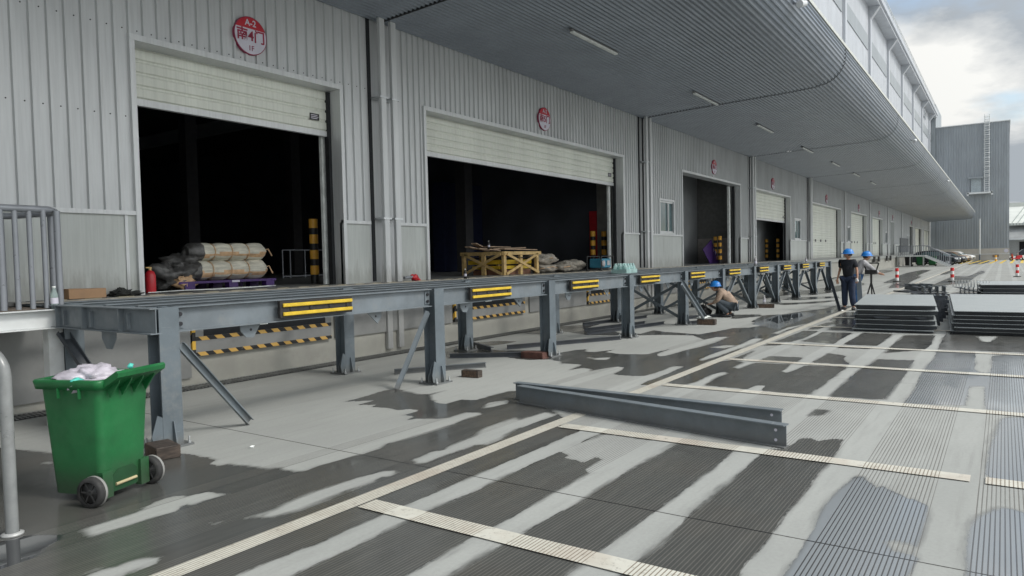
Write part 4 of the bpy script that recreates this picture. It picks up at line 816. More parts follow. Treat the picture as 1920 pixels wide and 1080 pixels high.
blockt(16.5,5.78,(.2,.42,.13),.1,'dark timber block under the foot of the big leaning brace')
blockt(22.3,6.0,(.16,.55,.12),.2,'long dark timber block by the far column with a bottle on it')
blockt(3.33,6.0,(.2,.3,.11),-.2,'black soaked timber block behind the green bin')
t=thing('rusty_block',(9.95,6.42,0),'rusty red steel block beside the third column','steel block'); m=MB(); m.box(-.1,.1,-.22,.2,0,.1); m.build('block',PM('rust',(.10,.045,.035),.8,var=.4,scale=10),t,local=True)
for i,(p0,p1,lb) in enumerate((((7.6,7.35,.04),(8.75,6.55,.04),'steel channel lying behind the second column on the dry concrete'),((9.3,7.7,.04),(10.15,6.5,.04),'dark steel bar lying aslant left of the third column'),((10.2,7.5,.05),(10.9,8.6,.05),'steel bar angled up beside the third column base'),((10.7,7.5,.04),(12.9,6.3,.04),'dark flat bar lying between the third and fourth columns'),((13.4,7.3,.04),(16.2,6.75,.04),'dark bar lying between the fourth and fifth columns, nearer of two'),((14.0,7.7,.04),(16.1,7.2,.04),'dark bar lying between the fourth and fifth columns, farther of two'),((15.2,8.4,.04),(17.8,7.9,.04),'dark bar lying by the inner columns near the wall'),((17.5,6.9,.04),(19.2,6.0,.04),'dark bar lying by the crouching worker'),((16.4,6.2,.04),(17.3,5.95,.04),'short dark bar right of the fifth column'))):
    t=thing('loose_bar',(p0[0],p0[1],0),lb,'steel bar','loose steel bars under the platform'); m=MB(); m.channel(p0,p1,.075,.06,.008); m.build('bar',M['steel'] if i==0 else M['steeldk'],t)
    m=MB(); m.bar(p1,(Vector(p1)+(Vector(p1)-Vector(p0)).normalized()*.004),.05,.06); m.build('cut_end',M['galv'],t)
# ---------------------------------------------------------------- goods on the dock
def bottle(x,y,z,h,lb,mat=None,cap='galv',name='bottle'):
    t=thing(name,(x,y,z),lb,'bottle'); r=h*.15
    m=MB(); m.lathe([(0,0),(r,.0),(r,h*.6),(r*.9,h*.68),(r*.45,h*.86),(r*.45,h*.92),(0,h*.92)],(0,0,0),12); m.build('body',mat or M['bottle'],t,local=True)
    m=MB(); m.lathe([(0,h*.92),(r*.5,h*.92),(r*.5,h),(0,h)],(0,0,0),10); m.build('cap',M['lampwhite'],t,local=True)
    m=MB(); m.lathe([(r*1.02,h*.25),(r*1.02,h*.5)],(0,0,0),12); m.build('paper_label',M['signwhite'],t,local=True)
bottle(3.42,8.11,1.225,.24,'clear water bottle standing on the white landing edge')
bottle(11.3,8.9,1.275,.2,'bottle with a white cap standing on the dock left of the crate',M['black'])
bottle(13.75,10.1,1.9,.2,'dark bottle with a white cap on top of the timber crate',M['black'])
bottle(22.6,6.35,1.28,.3,'pale bottle standing on the platform edge above the fourth bay',M['lgrey'])
bottle(29.5,6.35,1.28,.22,'small white bottle far along the platform edge',M['lgrey'])
bottle(22.25,6.0,.12,.26,'white bottle standing on the far timber block',M['lgrey'])
t=thing('carton',(4.25,9.27,1.28),'brown cardboard carton on the dock edge left of the nearest door','carton',rz=.04)
m=MB(); m.box(-.24,.2,-.12,.1,0,.115); m.build('box',M['card'],t,local=True,bevel=.004); m=MB(); m.box(-.245,-.06,-.123,.1,.112,.122); m.box(-.055,.2,-.1,.1,.113,.117); m.build('flap',M['card'],t,local=True)
t=thing('black_cloth',(4.78,9.3,1.28),'crumpled black cloth on the dock edge beside the carton','cloth'); m=MB(); m.blob((-.08,0,.03),(.12,.09,.055),4,.5,24,14,5,flat=.028); m.blob((.06,0,.02),(.12,.08,.035),9,.45,20,12,5,flat=.02); m.build('folds',PM('blackcloth',(.02,.022,.02),.8,bump=.6,bscale=30),t,local=True)
t=thing('fire_extinguisher',(5.4,9.86,1.28),'red fire extinguisher standing just inside the nearest door','fire extinguisher')
m=MB(); m.lathe([(0,0),(.065,0),(.07,.02),(.07,.25),(.05,.3),(.02,.32),(0,.32)],(0,0,0),18); m.build('cylinder',M['redpaint'],t,local=True); m=MB(); m.cyl((0,0,.32),(0,0,.36),.02); m.box(-.06,.02,-.01,.01,.35,.365); m.build('valve',M['woodpal'],t,local=True)
# pallet and bales
t=thing('pallet',(6.95,10.75,1.275),'purple plastic pallet under the sack bales inside the nearest door','pallet')
m=MB(); m.box(-.9,.85,-.5,.5,.10,.135); 
for x in (-.8,-.05,.65):
    for y in (-.5,-.06,.38): m.box(x,x+.16,y,y+.12,0,.10)
m.build('deck',M['purple'],t,local=True); m=MB(); m.box(.0,.14,-.505,-.5,.1,.13); m.build('pallet_tag',M['signwhite'],t,local=True)
def bale(x,y,z,L,r,lb,seed,grey=False):
    t=thing('sack_bale',(x,y,z),lb,'bale','tied sack bales on the pallet',rz=0)
    rings=[];N=44;K=26; rnd=random.Random(seed); ties=[.02,.3,.52,.74,.98]
    tw=[rnd.uniform(.9,1.1) for _ in range(6)]
    for i in range(N+1):
        s=i/N; px=-L/2+L*s; dmin=min(abs(s-q) for q in ties); k=1-.16*math.exp(-(dmin/.022)**2)-.06*math.exp(-(dmin/.07)**2)
        k*=min(1,.35+2.3*math.sqrt(max(0,min(s,1-s))*1.9+.02))
        ring=[]
        for j in range(K):
            a=2*PI*j/K; w=1+.05*math.sin(a*5+seed+s*3)+.03*math.sin(a*9+s*9+seed)+.02*math.sin(a*14-s*5)
            ring.append((px,r*k*w*1.25*math.cos(a),r+r*k*w*math.sin(a)))
        rings.append(ring)
    m=MB(); loft(m,rings); 
    o=m.build('sacking',[M['dwhite'],M['peach'],M['greysack']],t,local=True)
    me=o.data
    for p in me.polygons:
        c=p.center; a=math.atan2(c.z-r,c.y)
        if c.x<-L/2+.17*L: p.material_index=2 if not grey or True else 0
        elif c.y<0 and abs(a+2.85+.12*math.sin(c.x*7+seed))<.2+.08*math.sin(c.x*11+seed) : p.material_index=1
    m=MB()
    for q in ties[1:-1]: 
        px=-L/2+L*q; m.tube([(px,r*.86*1.25*math.cos(2*PI*k/20),r+r*.87*math.sin(2*PI*k/20)) for k in range(21)],.008,5)
    m.tube([(L/2-.03,-.05,r*1.1),(L/2+.05,-.1,r*1.3),(L/2+.1,-.13,r*.5)],.012,5); split(m,'tie',M['peach'],t,local=True)
bale(7.05,10.6,1.41,1.5,.165,'green-white sack bale, lower one at the front of the pallet',1)
bale(7.1,10.62,1.72,1.42,.15,'green-white sack bale lying on top of the front bale',2)
bale(7.0,11.1,1.41,1.7,.165,'sack bale at the back of the pallet, half hidden',4)
t=thing('sack_heap',(6.1,10.6,1.275),'heap of dark grey wrapped sacks left of the pallet bales','sacks'); m=MB(); m.blob((0,0,.2),(.38,.35,.22),3,.3,26,16,4,flat=.2); m.blob((.3,.1,.42),(.3,.25,.14),6,.3,22,14,4); m.build('wrapped_sacks',M['greysack'],t,local=True); m=MB(); m.blob((.08,-.28,.13),(.16,.07,.09),2,.4,16,10,4); m.build('torn_sack',M['peach'],t,local=True)
t=thing('plastic_sheet',(6.2,9.75,1.277),'white plastic sheet edge lying along the sill of the nearest door','plastic sheet'); m=MB(); 
pts=[(-.9,0),(-.4,-.1),(.1,-.02),(.6,-.12),(1.1,-.02),(1.3,.12),(.2,.15),(-.8,.1)]; m.prism(pts,lambda a,b:(a,b,.002+.02*abs(math.sin(a*4))),lambda a,b:(a,b,.012+.02*abs(math.sin(a*4)))); m.build('film',M['lampwhite'],t,local=True)
# bollards
def make_bollard(x,y,lb):
    t=thing('safety_bollard',(x,y,1.275),lb,'bollard','black and yellow bollards inside the doors')
    m=MB(); m.cyl((0,0,0),(0,0,1.17),.075,n=20); m.build('post',M['black'],t,local=True)
    for k in range(4): m=MB(); m.cyl((0,0,.17+k*.285),(0,0,.17+k*.285+.165),.079,n=20); m.build('reflective_band',M['orange'],t,local=True)
    return t
b0=make_bollard(8.85,10.5,'tall black and yellow banded bollard inside the nearest door')
for x,y,l in ((19.75,10.5,'black and yellow bollard inside the second door, left of the red panel'),(20.2,10.35,'black and yellow bollard inside the second door, right of the red panel'),(30.9,10.2,'black and yellow bollard in front of the purple panel'),(31.5,10.6,'black and yellow bollard half hidden behind the purple panel'),(40.6,10.2,'black and yellow bollard inside the half shuttered fourth door'),(41.0,10.9,'black and yellow bollard behind the one in the fourth door')):
    dup(b0,(x,y,1.275),0,l)
t=thing('barrier_frame',(13,16,1.275),'thin grey tube barrier deep inside the nearest door','barrier'); m=MB()
for z in (.05,.76): m.cyl((-.6,0,z),(1.2,0,z),.02,n=6)
for x in (-.6,-.35,.15,1.2): m.cyl((x,0,0),(x,0,.76),.02,n=6)
m.build('tube_frame',M['rail'],t,local=True)
# crate
cr=thing('timber_crate',(13.8,9.7,1.275),'open pale timber crate with cross braces inside the second door','crate')
W_=M['woodpal']; L=1.5; D_=1.2; H_=.56
m=MB()
for x in (0,.7,1.43):
    m.box(x,x+.1,0,.07,0,H_); m.box(x,x+.1,D_,D_+.07,0,H_)
m.box(-.02,L+.1,-.03,0,H_-.08,H_); m.box(-.02,L+.1,D_+.07,D_+.1,H_-.08,H_); m.box(-.05,0,0,D_,H_-.08,H_); m.box(L+.03,L+.06,0,D_,H_-.08,H_)
m.box(-.03,.04,.55,.65,0,H_); m.build('frame',W_,cr); [setattr(v,'co',v.co+Vector((13.8,9.7,1.275))) for v in cr.children[-1].data.vertices]
def crp(name,mat,f):
    m=MB(); f(m); m.v=[(a+13.8,b+9.7,c+1.275) for a,b,c in m.v]; return m.build(name,mat,cr)
def f(m):
    m.bar((-.04,.05,.03),(-.04,1.15,H_-.06),.02,.06,up=(0,0,1)); m.bar((-.065,.05,H_-.06),(-.065,1.15,.03),.02,.06,up=(0,0,1))
    for a,b in ((.08,1.46),):
        m.bar((a,-.02,.03),(b,-.02,H_-.06),.02,.06); m.bar((a,-.045,H_-.06),(b,-.045,.03),.02,.06)
crp('cross_braces',W_,f)
crp('top_boards',PM('weathered_board',(.36,.26,.18),.8,var=.3,scale=8,sc=(1,4,4)),lambda m:[m.obox((x,.4+y,H_+.03+dz),(w,.14,.025),(ry,rz*.4,rz)) for x,y,w,dz,ry,rz in ((.05,.1,1.0,.03,.02,.1),(.1,.45,1.1,.05,.03,.2),(.8,-.3,1.5,.02,0,.03),(.9,.1,1.3,.06,.05,-.06),(.8,.35,1.0,.1,0,.02),(.3,.5,1.1,.10,.0,.35))])
t=thing('yellow_machine',(13.92,9.85,1.275),'yellow steel beams of a machine lying inside the timber crate','machine'); m=MB(); m.box(.0,1.3,.0,.1,.26,.36); m.box(-.02,.08,.1,1.0,.26,.36); m.box(.05,1.25,-.02,.08,.14,.22); m.box(.02,.1,.1,.9,.14,.22); m.build('beams',M['yellow'],t,local=True); m=MB(); m.box(.05,1.25,.0,.9,.0,.12); m.build('skid',PM('brown_skid',(.22,.11,.07),.7),t,local=True); m=MB(); m.blob((.65,.5,.42),(.6,.5,.06),4,.3,20,10,5); m.build('wrapping',M['greysack'],t,local=True)
for i,(x,y,z,r,l) in enumerate(((15.85,9.9,1.275,(.45,.3,.12),'sand coloured sack lying flat, lower left of the heap by the crate'),(15.85,9.95,1.48,(.5,.33,.14),'sand coloured sack on top of the heap by the crate'),(16.6,9.75,1.275,(.27,.3,.13),'small sand coloured sack in the middle of the row by the crate'),(17.35,9.9,1.275,(.55,.3,.16),'long sand coloured sack at the right end of the row by the crate'))):
    t=thing('filled_sack',(x,y,z),l,'sack','filled sacks beside the crate'); m=MB(); m.blob((0,0,r[2]),r,i+3,.2,26,14,3.5,flat=r[2]*.9); m.build('sacking',M['sack'],t,local=True); m=MB(); m.tube([(-r[0]*.9,-r[1]*.6,r[2]),(0,-r[1]*1.02,r[2]*1.3),(r[0]*.9,-r[1]*.6,r[2])],.012,5); m.build('seam',M['peach'],t,local=True)
t=thing('blue_compressor',(17.9,9.3,1.275),'small blue machine in a frame at the right of the second doorway','machine'); m=MB(); m.box(-.3,.3,-.18,.18,.08,.34); m.lathe([(0,-.3),(.12,-.28),(.12,.28),(0,.3)],(0,0,.2),14,'x'); m.build('housing',M['bluemach'],t,local=True,bevel=.02)
m=MB()
for x in (-.36,.36):
    for y in (-.22,.22): m.cyl((x,y,0),(x,y,.4),.018,n=6)
for y in (-.22,.22): m.cyl((-.36,y,.4),(.36,y,.4),.018,n=6); m.cyl((-.36,y,.05),(.36,y,.05),.018,n=6)
m.build('tube_frame',M['black'],t,local=True); m=MB(); m.lathe([(0,-.01),(.09,-.01),(.09,.01),(0,.01)],(-.18,-.2,.2),16,'y'); m.box(.05,.2,-.2,-.19,.15,.28); m.build('front_parts',M['lgrey'],t,local=True)
t=thing('bottle_pack',(14.95,7.15,1.275),'shrink wrapped pack of clear water bottles on the platform edge','bottle pack')
for a in range(4):
    for b in range(3):
        h=.22; r=.06; m=MB(); m.lathe([(0,0),(r,.0),(r,h*.6),(r*.9,h*.7),(r*.4,h*.9),(r*.4,h),(0,h)],(-.21+a*.14,-.12+b*.12,0),8); m.build('water_bottle',M['waterblue'],t,local=True)
m=MB(); m.box(-.29,.28,-.19,.19,.0,.09); m.build('wrap',M['waterblue'],t,local=True)
t=thing('red_valve',(10.1,9.25,1.3),'red hose coupling with a grey pipe lying on the dock between the first doors','hose coupling'); m=MB(); m.blob((.08,0,.04),(.09,.06,.06),4,.25,14,10,4); m.tube([(.1,0,.06),(.16,-.02,.01),(.2,-.02,-.02)],.03,8); m.build('coupling',M['redpaint'],t,local=True); m=MB(); m.cyl((-.2,.0,.04),(.02,0,.05),.03,n=10); m.build('pipe',M['rail'],t,local=True)
# purple panel leaning behind bollards
t=thing('purple_board',(31.0,10.5,1.275),'purple printed board leaning behind the bollard in the third doorway','board')
P2=[(-1.25,.62),(-.1,1.05),(.3,.55),(.9,.0),(-.45,-.0)]
m=MB(); m.prism(P2,lambda a,b:(a,.02+b*.05,b),lambda a,b:(a,.05+b*.05,b)); m.build('board',M['purple'],t,local=True)
m=MB()
for k in range(5):
    c=Vector((.1+k*.22,0,.62-k*.12)); m.prism([(c.x-.07,c.z),(c.x+.05,c.z+.07),(c.x+.09,c.z-.04),(c.x-.03,c.z-.11)],lambda a,b:(a,.01+b*.05,b),lambda a,b:(a,.015+b*.05,b))
m.build('printed_marks',PM('lilac',(.45,.38,.6),.5),t,local=True)
# ---------------------------------------------------------------- plate stacks
def stack(name,x0,x1,y0,y1,n,pitch,lb,skew=0,fold=0,seed=1):
    t=thing(name,(x0,y1,0),lb,'plate stack','stacks of chequered deck plates'); rnd=random.Random(seed)
    for k in range(n):
        z=.05+k*pitch; dx=rnd.uniform(-.06,.06); dy=rnd.uniform(-.04,.04)
        m=MB(); f=lambda y:0 
        if not fold:
            vs=[(x0+dx,y0+dy,z),(x0+dx,y1+dy,z),(x1+dx,y1+dy+skew,z),(x1+dx,y0+dy+skew,z)]
            m.add(vs+[(a,b,c+.010) for a,b,c in vs],[(0,1,2,3),(4,7,6,5),(0,4,5,1),(1,5,6,2),(2,6,7,3),(3,7,4,0)])
        else:
            yy=[y1,y1-(y1-y0)*.45,y0]; zz=[z,z,z-.16]
            for q in range(2):
                m.add([(x0+dx,yy[q],zz[q]),(x1+dx,yy[q]+skew,zz[q]),(x1+dx,yy[q+1]+skew,zz[q+1]),(x0+dx,yy[q+1],zz[q+1])]+[(a,b,c+.012) for a,b,c in ((x0+dx,yy[q],zz[q]),(x1+dx,yy[q]+skew,zz[q]),(x1+dx,yy[q+1]+skew,zz[q+1]),(x0+dx,yy[q+1],zz[q+1]))],[(0,1,2,3),(4,7,6,5),(0,4,5,1),(1,5,6,2),(2,6,7,3),(3,7,4,0)])
        p=m.build('deck_plate',M['chequer'],t)
        m=MB(); h=pitch-.012
        if not fold:
            for j in range(5): 
                xx=x0+dx+.12+(x1-x0-.3)*j/4; m.box(xx,xx+.012,y0+dy+.03,y1+dy-.03,max(.001,z-h*.93),z)
            m.box(x0+dx+.05,x1+dx-.05,y1+dy-.035,y1+dy-.023,max(.001,z-h*.8),z)
            if seed==1 and k==3:
                m.prism([(-.05,0),(-.35,0),(-.42,-.05),(-.62,-.05),(-.7,0),(-1.1,0),(-1.2,-.05),(-1.3,-.05),(-1.3,.0),(-1.3,.012),(-.05,.012)],lambda a,b:(x0+.02,y1+a,z-.03+b*.8),lambda a,b:(x0+.03,y1+a,z-.03+b*.8))
        else:
            for j in range(3): xx=x0+.1+(x1-x0-.3)*j/2; m.box(xx,xx+.012,yy[1],y1-.05,max(.001,z-h*.9),z)
        split(m,'stiffening_rib',M['steeldk'],p)
    return t
stack('plate_stack',16.15,20.2,1.08,2.55,6,.098,'stack of grey chequered deck plates, left of the two in front',skew=.35,seed=1)
stack('plate_stack',16.25,22.5,-2.2,.82,6,.078,'wide stack of grey chequered deck plates running out of the right edge',skew=.4,seed=2)
stack('plate_stack',28.6,32,-2.5,.62,4,.13,'stack of folded dark deck plates behind, at the right edge',skew=.2,fold=1,seed=3)
def pile(x,y,rz,n,lb,L=.9):
    t=thing('steel_offcuts',(x,y,0),lb,'steel parts','piles of steel parts behind the plate stacks',rz)
    m=MB(); m.box(-.5,.6,-.55,.55,0,.05); m.bar((-.5,-.5,.1),(.4,.5,.3),.12,.02); m.build('base_plates',M['steeldk'],t,local=True)
    m=MB()
    for k in range(n): 
        yy=-.45+k*.9/n; m.channel((-.4,yy,.2),(-.4+L,yy,.2),.24,.05,.008)
    m.build('stacked_channels',M['steel'],t,local=True)
    return t
pile(23.9,1.35,.1,6,'pile of dark steel channels between the two front plate stacks',1.2)
pile(32.5,2.9,.6,3,'dark pile of steel parts behind the left plate stack')
pile(30.5,2.25,.2,4,'pale bundle of steel parts behind the left plate stack, right of the dark one')
t=pile(30,.95,.0,7,'rack of upright steel pins behind the gap of the plate stacks')
m=MB()
for k in range(13):
    for j in range(2): m.cyl((-.3+j*.5,-.55+k*.09,.3),(-.3+j*.5,-.55+k*.09+.01,.56),.008,n=5)
m.build('rods',M['galv'],t,local=True)
t=thing('blue_tool_case',(25.5,3.2,0),'low blue case on the ground behind the workers','case'); m=MB(); m.box(-.3,.3,-.35,.35,0,.16); m.build('case',M['helmet'],t,local=True,bevel=.02); m=MB(); m.box(-.1,.1,-.6,-.4,0,.12); m.box(-.05,.25,-1.1,-.75,0,.1); m.build('tools',M['black'],t,local=True)
# delineators
t0=None
for x,y,l in ((43.6,4.75,'red and white striped post farthest left in the yard'),(43.5,2.2,'red and white striped post in the middle of the yard'),(50.8,-.65,'short red and white striped post at the right edge of the yard')):
    if t0 is None:
        t0=thing('warning_post',(x,y,0),l,'warning post','red and white warning posts'); 
        for k in range(4): m=MB(); m.cyl((0,0,.04+k*.17),(0,0,.04+(k+1)*.17),.085,n=14); m.build('stripe',M['rwwhite'] if k%2==0 else M['rwred'],t0,local=True)
        m=MB(); m.lathe([(0,0),(.2,0),(.2,.03),(.11,.05),(0,.05)],(0,0,0),16); m.build('base',M['rubber'],t0,local=True)
    else: dup(t0,(x,y,0),0,l)
t=thing('drinks_litter',(3.9,5.55,0),'small white scrap of litter on the wet concrete right of the bin','litter'); m=MB(); m.blob((0,0,.01),(.025,.012,.01),3,.4,10,8,4); m.build('scrap',M['lampwhite'],t,local=True)
# ---------------------------------------------------------------- people
def skin(name,nodes,edges,mat,parent,root=0,sub=1):
    me=bpy.data.meshes.new(name); me.from_pydata([n[:3] for n in nodes],edges,[]); o=bpy.data.objects.new(name,me); COL.objects.link(o)
    md=o.modifiers.new('skin','SKIN'); md.use_smooth_shade=True
    if not me.skin_vertices: 
        bpy.context.view_layer.update()
    sv=me.skin_vertices[0].data
    for i,n in enumerate(nodes):
        r=n[3]; sv[i].radius=(r,r) if not isinstance(r,tuple) else r
        sv[i].use_root=(i==root)
    ss=o.modifiers.new('s','SUBSURF'); ss.levels=sub; ss.render_levels=sub
    dg_=bpy.context.evaluated_depsgraph_get(); dg_.update()
    m2=bpy.data.meshes.new_from_object(o.evaluated_get(dg_)); bpy.data.objects.remove(o)
    for p in m2.polygons: p.use_smooth=True
    m2.materials.clear(); m2.materials.append(mat); o=bpy.data.objects.new(name,m2); COL.objects.link(o); o.parent=parent; return o
def person(loc,rz,J,mats,label,helmet='helmet',glove=None,headrz=0):
    P=thing('person',loc,label,'person','workers in blue helmets',rz)
    V=lambda k: Vector(J[k])
    shirt,pants,shoe=mats
    names=['pelvis','waist','chest','neck','head']; nodes=[];E=[]
    def N(v,r): nodes.append((v[0],v[1],v[2],r)); return len(nodes)-1
    pel=N(V('pelvis'),.09); wa=N((V('pelvis')+V('chest'))/2,.085); ch=N(V('chest'),.1); nk=N(V('neck'),.05); nk2=N(V('neck').lerp(V('head'),.45),.052)
    E+=[(pel,wa),(wa,ch),(ch,nk),(nk,nk2)]
    for s in 'LR':
        a=N(V('sh'+s),.036);b=N(V('el'+s),.038);c=N(V('wr'+s),.024); h=N(V('ha'+s),.03); E+=[(ch,a),(a,b),(b,c),(c,h)]
        d=(V('ha'+s)-V('wr'+s)).normalized(); sd=d.cross(Vector((0,0,1))); sd=sd.normalized() if sd.length>.1 else Vector((0,1,0))
        for q in range(4):
            f1=V('ha'+s)+d*.045+sd*(q-1.5)*.02; f2=f1+d*(.03 if q in(0,3) else .04)+Vector((0,0,-.01)); i1=N(f1,.010);i2=N(f2,.008); E+=[(h,i1),(i1,i2)]
        i1=N(V('wr'+s)+d*.04+sd*.045,.011);i2=N(V('wr'+s)+d*.075+sd*.055,.009); E+=[(h,i1),(i1,i2)]
        hp=N(V('hp'+s),.07);kn=N(V('kn'+s),.05);an=N(V('an'+s),.04);to=N(V('to'+s),.035); E+=[(pel,hp),(hp,kn),(kn,an),(an,to)]
    body=skin('body',nodes,E,M['skin'],P)
    # head as part of the figure: own mesh with features
    hd=V('head'); face=Vector((math.cos(headrz),math.sin(headrz),0)); sd=Vector((-face.y,face.x,0)); up=Vector(J.get('headup',(0,0,1))).normalized(); face=(face-up*face.dot(up)).normalized(); sd=up.cross(face)
    m=MB(); vs=[];n=22;mm=16
    for j in range(mm+1):
        th=PI*j/mm
        for i in range(n):
            a=2*PI*i/n; x=math.sin(th)*math.cos(a);y=math.sin(th)*math.sin(a);z=math.cos(th)
            r=Vector((.096*x,.076*y*(1-.25*max(0,-z)),.118*z)); 
            if x>.5 and -.75<z<-.1: r.x+=.006
            if x>.93 and -.3<z<.12: r.x+=.022*(1-abs(z+.1)*3)
            if x>.8 and .1<z<.35 : r.x-=.006
            if abs(y)>.9 and abs(z)<.25 and abs(x)<.3: r.y*=1.13
            vs.append(hd+face*r.x+sd*r.y+up*r.z)
    m.add(vs,[(j*n+i,(j+1)*n+i,(j+1)*n+(i+1)%n,j*n+(i+1)%n) for j in range(mm) for i in range(n)],True); m.build('head',M['skin'],P,local=True)
    m=MB()
    for e in (-1,1): m.blob(hd+face*.088+sd*.032*e+up*.015,(.008,.012,.007),1,0,8,6)
    m.build('eyes',M['black'],P,local=True)
    m=MB(); m.obox(hd+face*.093-up*.055,(.008,.04,.008),M=Matrix((face,sd,up)).transposed()); m.build('mouth',M['redpaint'],P,local=True)
    m=MB(); vs=[]
    for j in range(7):
        th=PI*.62*j/6
        for i in range(n):
            a=2*PI*i/n; x=math.sin(th)*math.cos(a);y=math.sin(th)*math.sin(a);z=math.cos(th)
            if x>.35 and z<.25: z=.25
            vs.append(hd+face*(.103*x-.006)+sd*.084*y+up*.125*z)
    m.add(vs,[(j*n+i,(j+1)*n+i,(j+1)*n+(i+1)%n,j*n+(i+1)%n) for j in range(6) for i in range(n)],True); m.build('hair',M['hair'],P,local=True)
    m=MB(); vs=[]; prof=[(0,.165),(.05,.158),(.09,.135),(.115,.10),(.128,.05),(.132,.035),(.150,.030),(.150,.022),(.125,.03)]
    for r,z in prof:
        for i in range(n):
            a=2*PI*i/n; rx=r*(1.12 if r<.14 else 1.12+.22*max(0,math.cos(a))); vs.append(hd+face*(rx*math.cos(a)-.004)+sd*r*.98*math.sin(a)+up*(z+ .006*math.cos(a*2)*(r>.05)-.01))
    m.add(vs,[(j*n+i,(j+1)*n+i,(j+1)*n+(i+1)%n,j*n+(i+1)%n) for j in range(len(prof)-1) for i in range(n)],True)
    for k in (-.035,0,.035): m.tube([hd+face*.10+sd*k+up*.11,hd+face*.03+sd*k+up*.158,hd-face*.06+sd*k+up*.148],.007,6)
    m.build('helmet',M[helmet],P,local=True)
    # shirt
    nodes=[];E=[]
    lo=V('pelvis')+ (V('chest')-V('pelvis')).normalized()*J.get('lo',.02)
    g=J.get('fat',1); a=N(lo,(.165*g,.14*g) ); b=N((V('pelvis')+V('chest'))/2,(.165*g,.14*g)); c=N(V('chest'),(.185*g,.155*g)); d=N(V('neck')+(V('chest')-V('neck'))*.1,.085); E+=[(a,b),(b,c),(c,d)]
    for s in 'LR':
        q=N(V('sh'+s),.09); e=N(V('sh'+s).lerp(V('el'+s),J.get('sleeve',.7)),.07); E+=[(c,q),(q,e)]
        if J.get('sleeve',.7)>=1: w=N(V('el'+s).lerp(V('wr'+s),.8),.048); E+=[(e,w)]
    skin('shirt',nodes,E,M[shirt],P,root=1)
    nodes=[];E=[]; a=N(V('pelvis')+Vector((0,0,.03)),(.15,.13)); 
    for s in 'LR':
        h=N(V('hp'+s),.118);t1=N(V('hp'+s).lerp(V('kn'+s),.5),.11);k=N(V('kn'+s),.095);t2=N(V('kn'+s).lerp(V('an'+s),.5),.09);n2=N(V('an'+s)+Vector((0,0,.02)),.078); E+=[(a,h),(h,t1),(t1,k),(k,t2),(t2,n2)]
    skin('trousers',nodes,E,M[pants],P)
    for s in 'LR':
        m=MB(); A=V('an'+s);T=V('to'+s); d=(T-A); d.z=0; d.normalize(); c=A+d*.06; c.z=.045; 
        R_2=Matrix((d,Vector((-d.y,d.x,0)),Vector((0,0,1)))).transposed(); b2=len(m.v); m.blob((0,0,0),(.145,.052,.05),2,.04,14,10,1.5,flat=.043)
        m.v=[tuple(c+R_2@Vector(v)) for v in m.v]; m.build('shoe',M[shoe],P,local=True)
    if glove:
        for s in glove: m=MB(); m.blob(V('ha'+s),(.05,.045,.055),2,.15,12,10); m.build('glove',M['glove'],P,local=True)
    return P
stand=dict(pelvis=(0,0,.93),chest=(.0,0,1.28),neck=(.0,0,1.44),head=(.03,.01,1.58),shL=(.0,.175,1.37),shR=(.0,-.175,1.37),elL=(.02,.25,1.13),elR=(-.02,-.25,1.12),wrL=(.1,.3,.93),wrR=(.12,-.25,.9),haL=(.14,.3,.85),haR=(.16,-.23,.82),
 hpL=(0,.10,.88),hpR=(0,-.10,.88),knL=(.05,.12,.48),knR=(.0,-.1,.48),anL=(-.02,.14,.09),anR=(-.04,-.12,.09),toL=(.12,.18,.03),toR=(.1,-.15,.03),sleeve=.75)
def deg(a): return math.radians(a)
w1=person((22.05,3.62,0),deg(165),stand,('tee','jeans','shoe'),'person in black t-shirt and dark blue jeans with blue helmet, holding a steel bar',headrz=deg(-60),glove='L')
lean=dict(stand); lean.update(chest=(.12,0,1.24),neck=(.2,0,1.38),head=(.27,.0,1.5),shL=(.15,.19,1.33),shR=(.15,-.19,1.33),elL=(.42,.27,1.08),elR=(.42,-.27,1.08),wrL=(.58,.18,1.0),wrR=(.58,-.18,1.0),haL=(.65,.14,.97),haR=(.65,-.14,.97),pelvis=(-.02,0,.93),sleeve=1.,knL=(.03,.13,.5))
w2=person((23.5,3.62,0),deg(-70),lean,('lgrey','jeans2','shoe'),'person in light grey shirt and bright blue jeans bending forward, behind the one in black',headrz=0)
cr_=dict(lo=-.06,fat=1.15,pelvis=(-.12,0,.32),chest=(.10,0,.60),neck=(.24,0,.72),head=(.34,.0,.80),shL=(.16,.19,.66),shR=(.16,-.19,.66),elL=(.24,.27,.45),elR=(.22,-.26,.45),wrL=(.40,.12,.36),wrR=(.38,-.08,.36),haL=(.46,.10,.35),haR=(.44,-.06,.35),
 hpL=(-.1,.11,.29),hpR=(-.1,-.11,.29),knL=(.28,.2,.44),knR=(.27,-.19,.42),anL=(-.02,.15,.09),anR=(-.05,-.16,.09),toL=(.12,.18,.03),toR=(.1,-.19,.03),sleeve=1.)
w3=person((18.75,5.98,0),deg(100),cr_,('tan','slate','shoe'),'person crouching in a tan shirt with a blue helmet, working at the platform leg',headrz=0)
t=thing('held_bar',(22.2,3.95,0),'long dark steel angle bar leaning against the hand of the worker in black','steel bar'); m=MB(); m.angle((21.6,3.72,.0),(22.0,4.06,.95),.075,.01,up=(0,1,0)); m.build('bar',M['steeldk'],t); m=MB(); m.bar((21.6,3.72,.0),(21.602,3.722,.004),.08,.08); m.build('cut_end',M['galv'],t)
t=thing('steel_flat',(22.4,3.1,0),'grey flat steel plate standing upright beside the worker in black','steel bar'); m=MB(); m.bar((21.9,3.28,0.),(22.3,3.40,.98),.03,.13,up=(0,1,0)); m.build('plate',M['steel'],t)
t=thing('work_stand',(23.4,3.22,0),'dark work stand with clamps in front of the bending worker','stand'); m=MB()
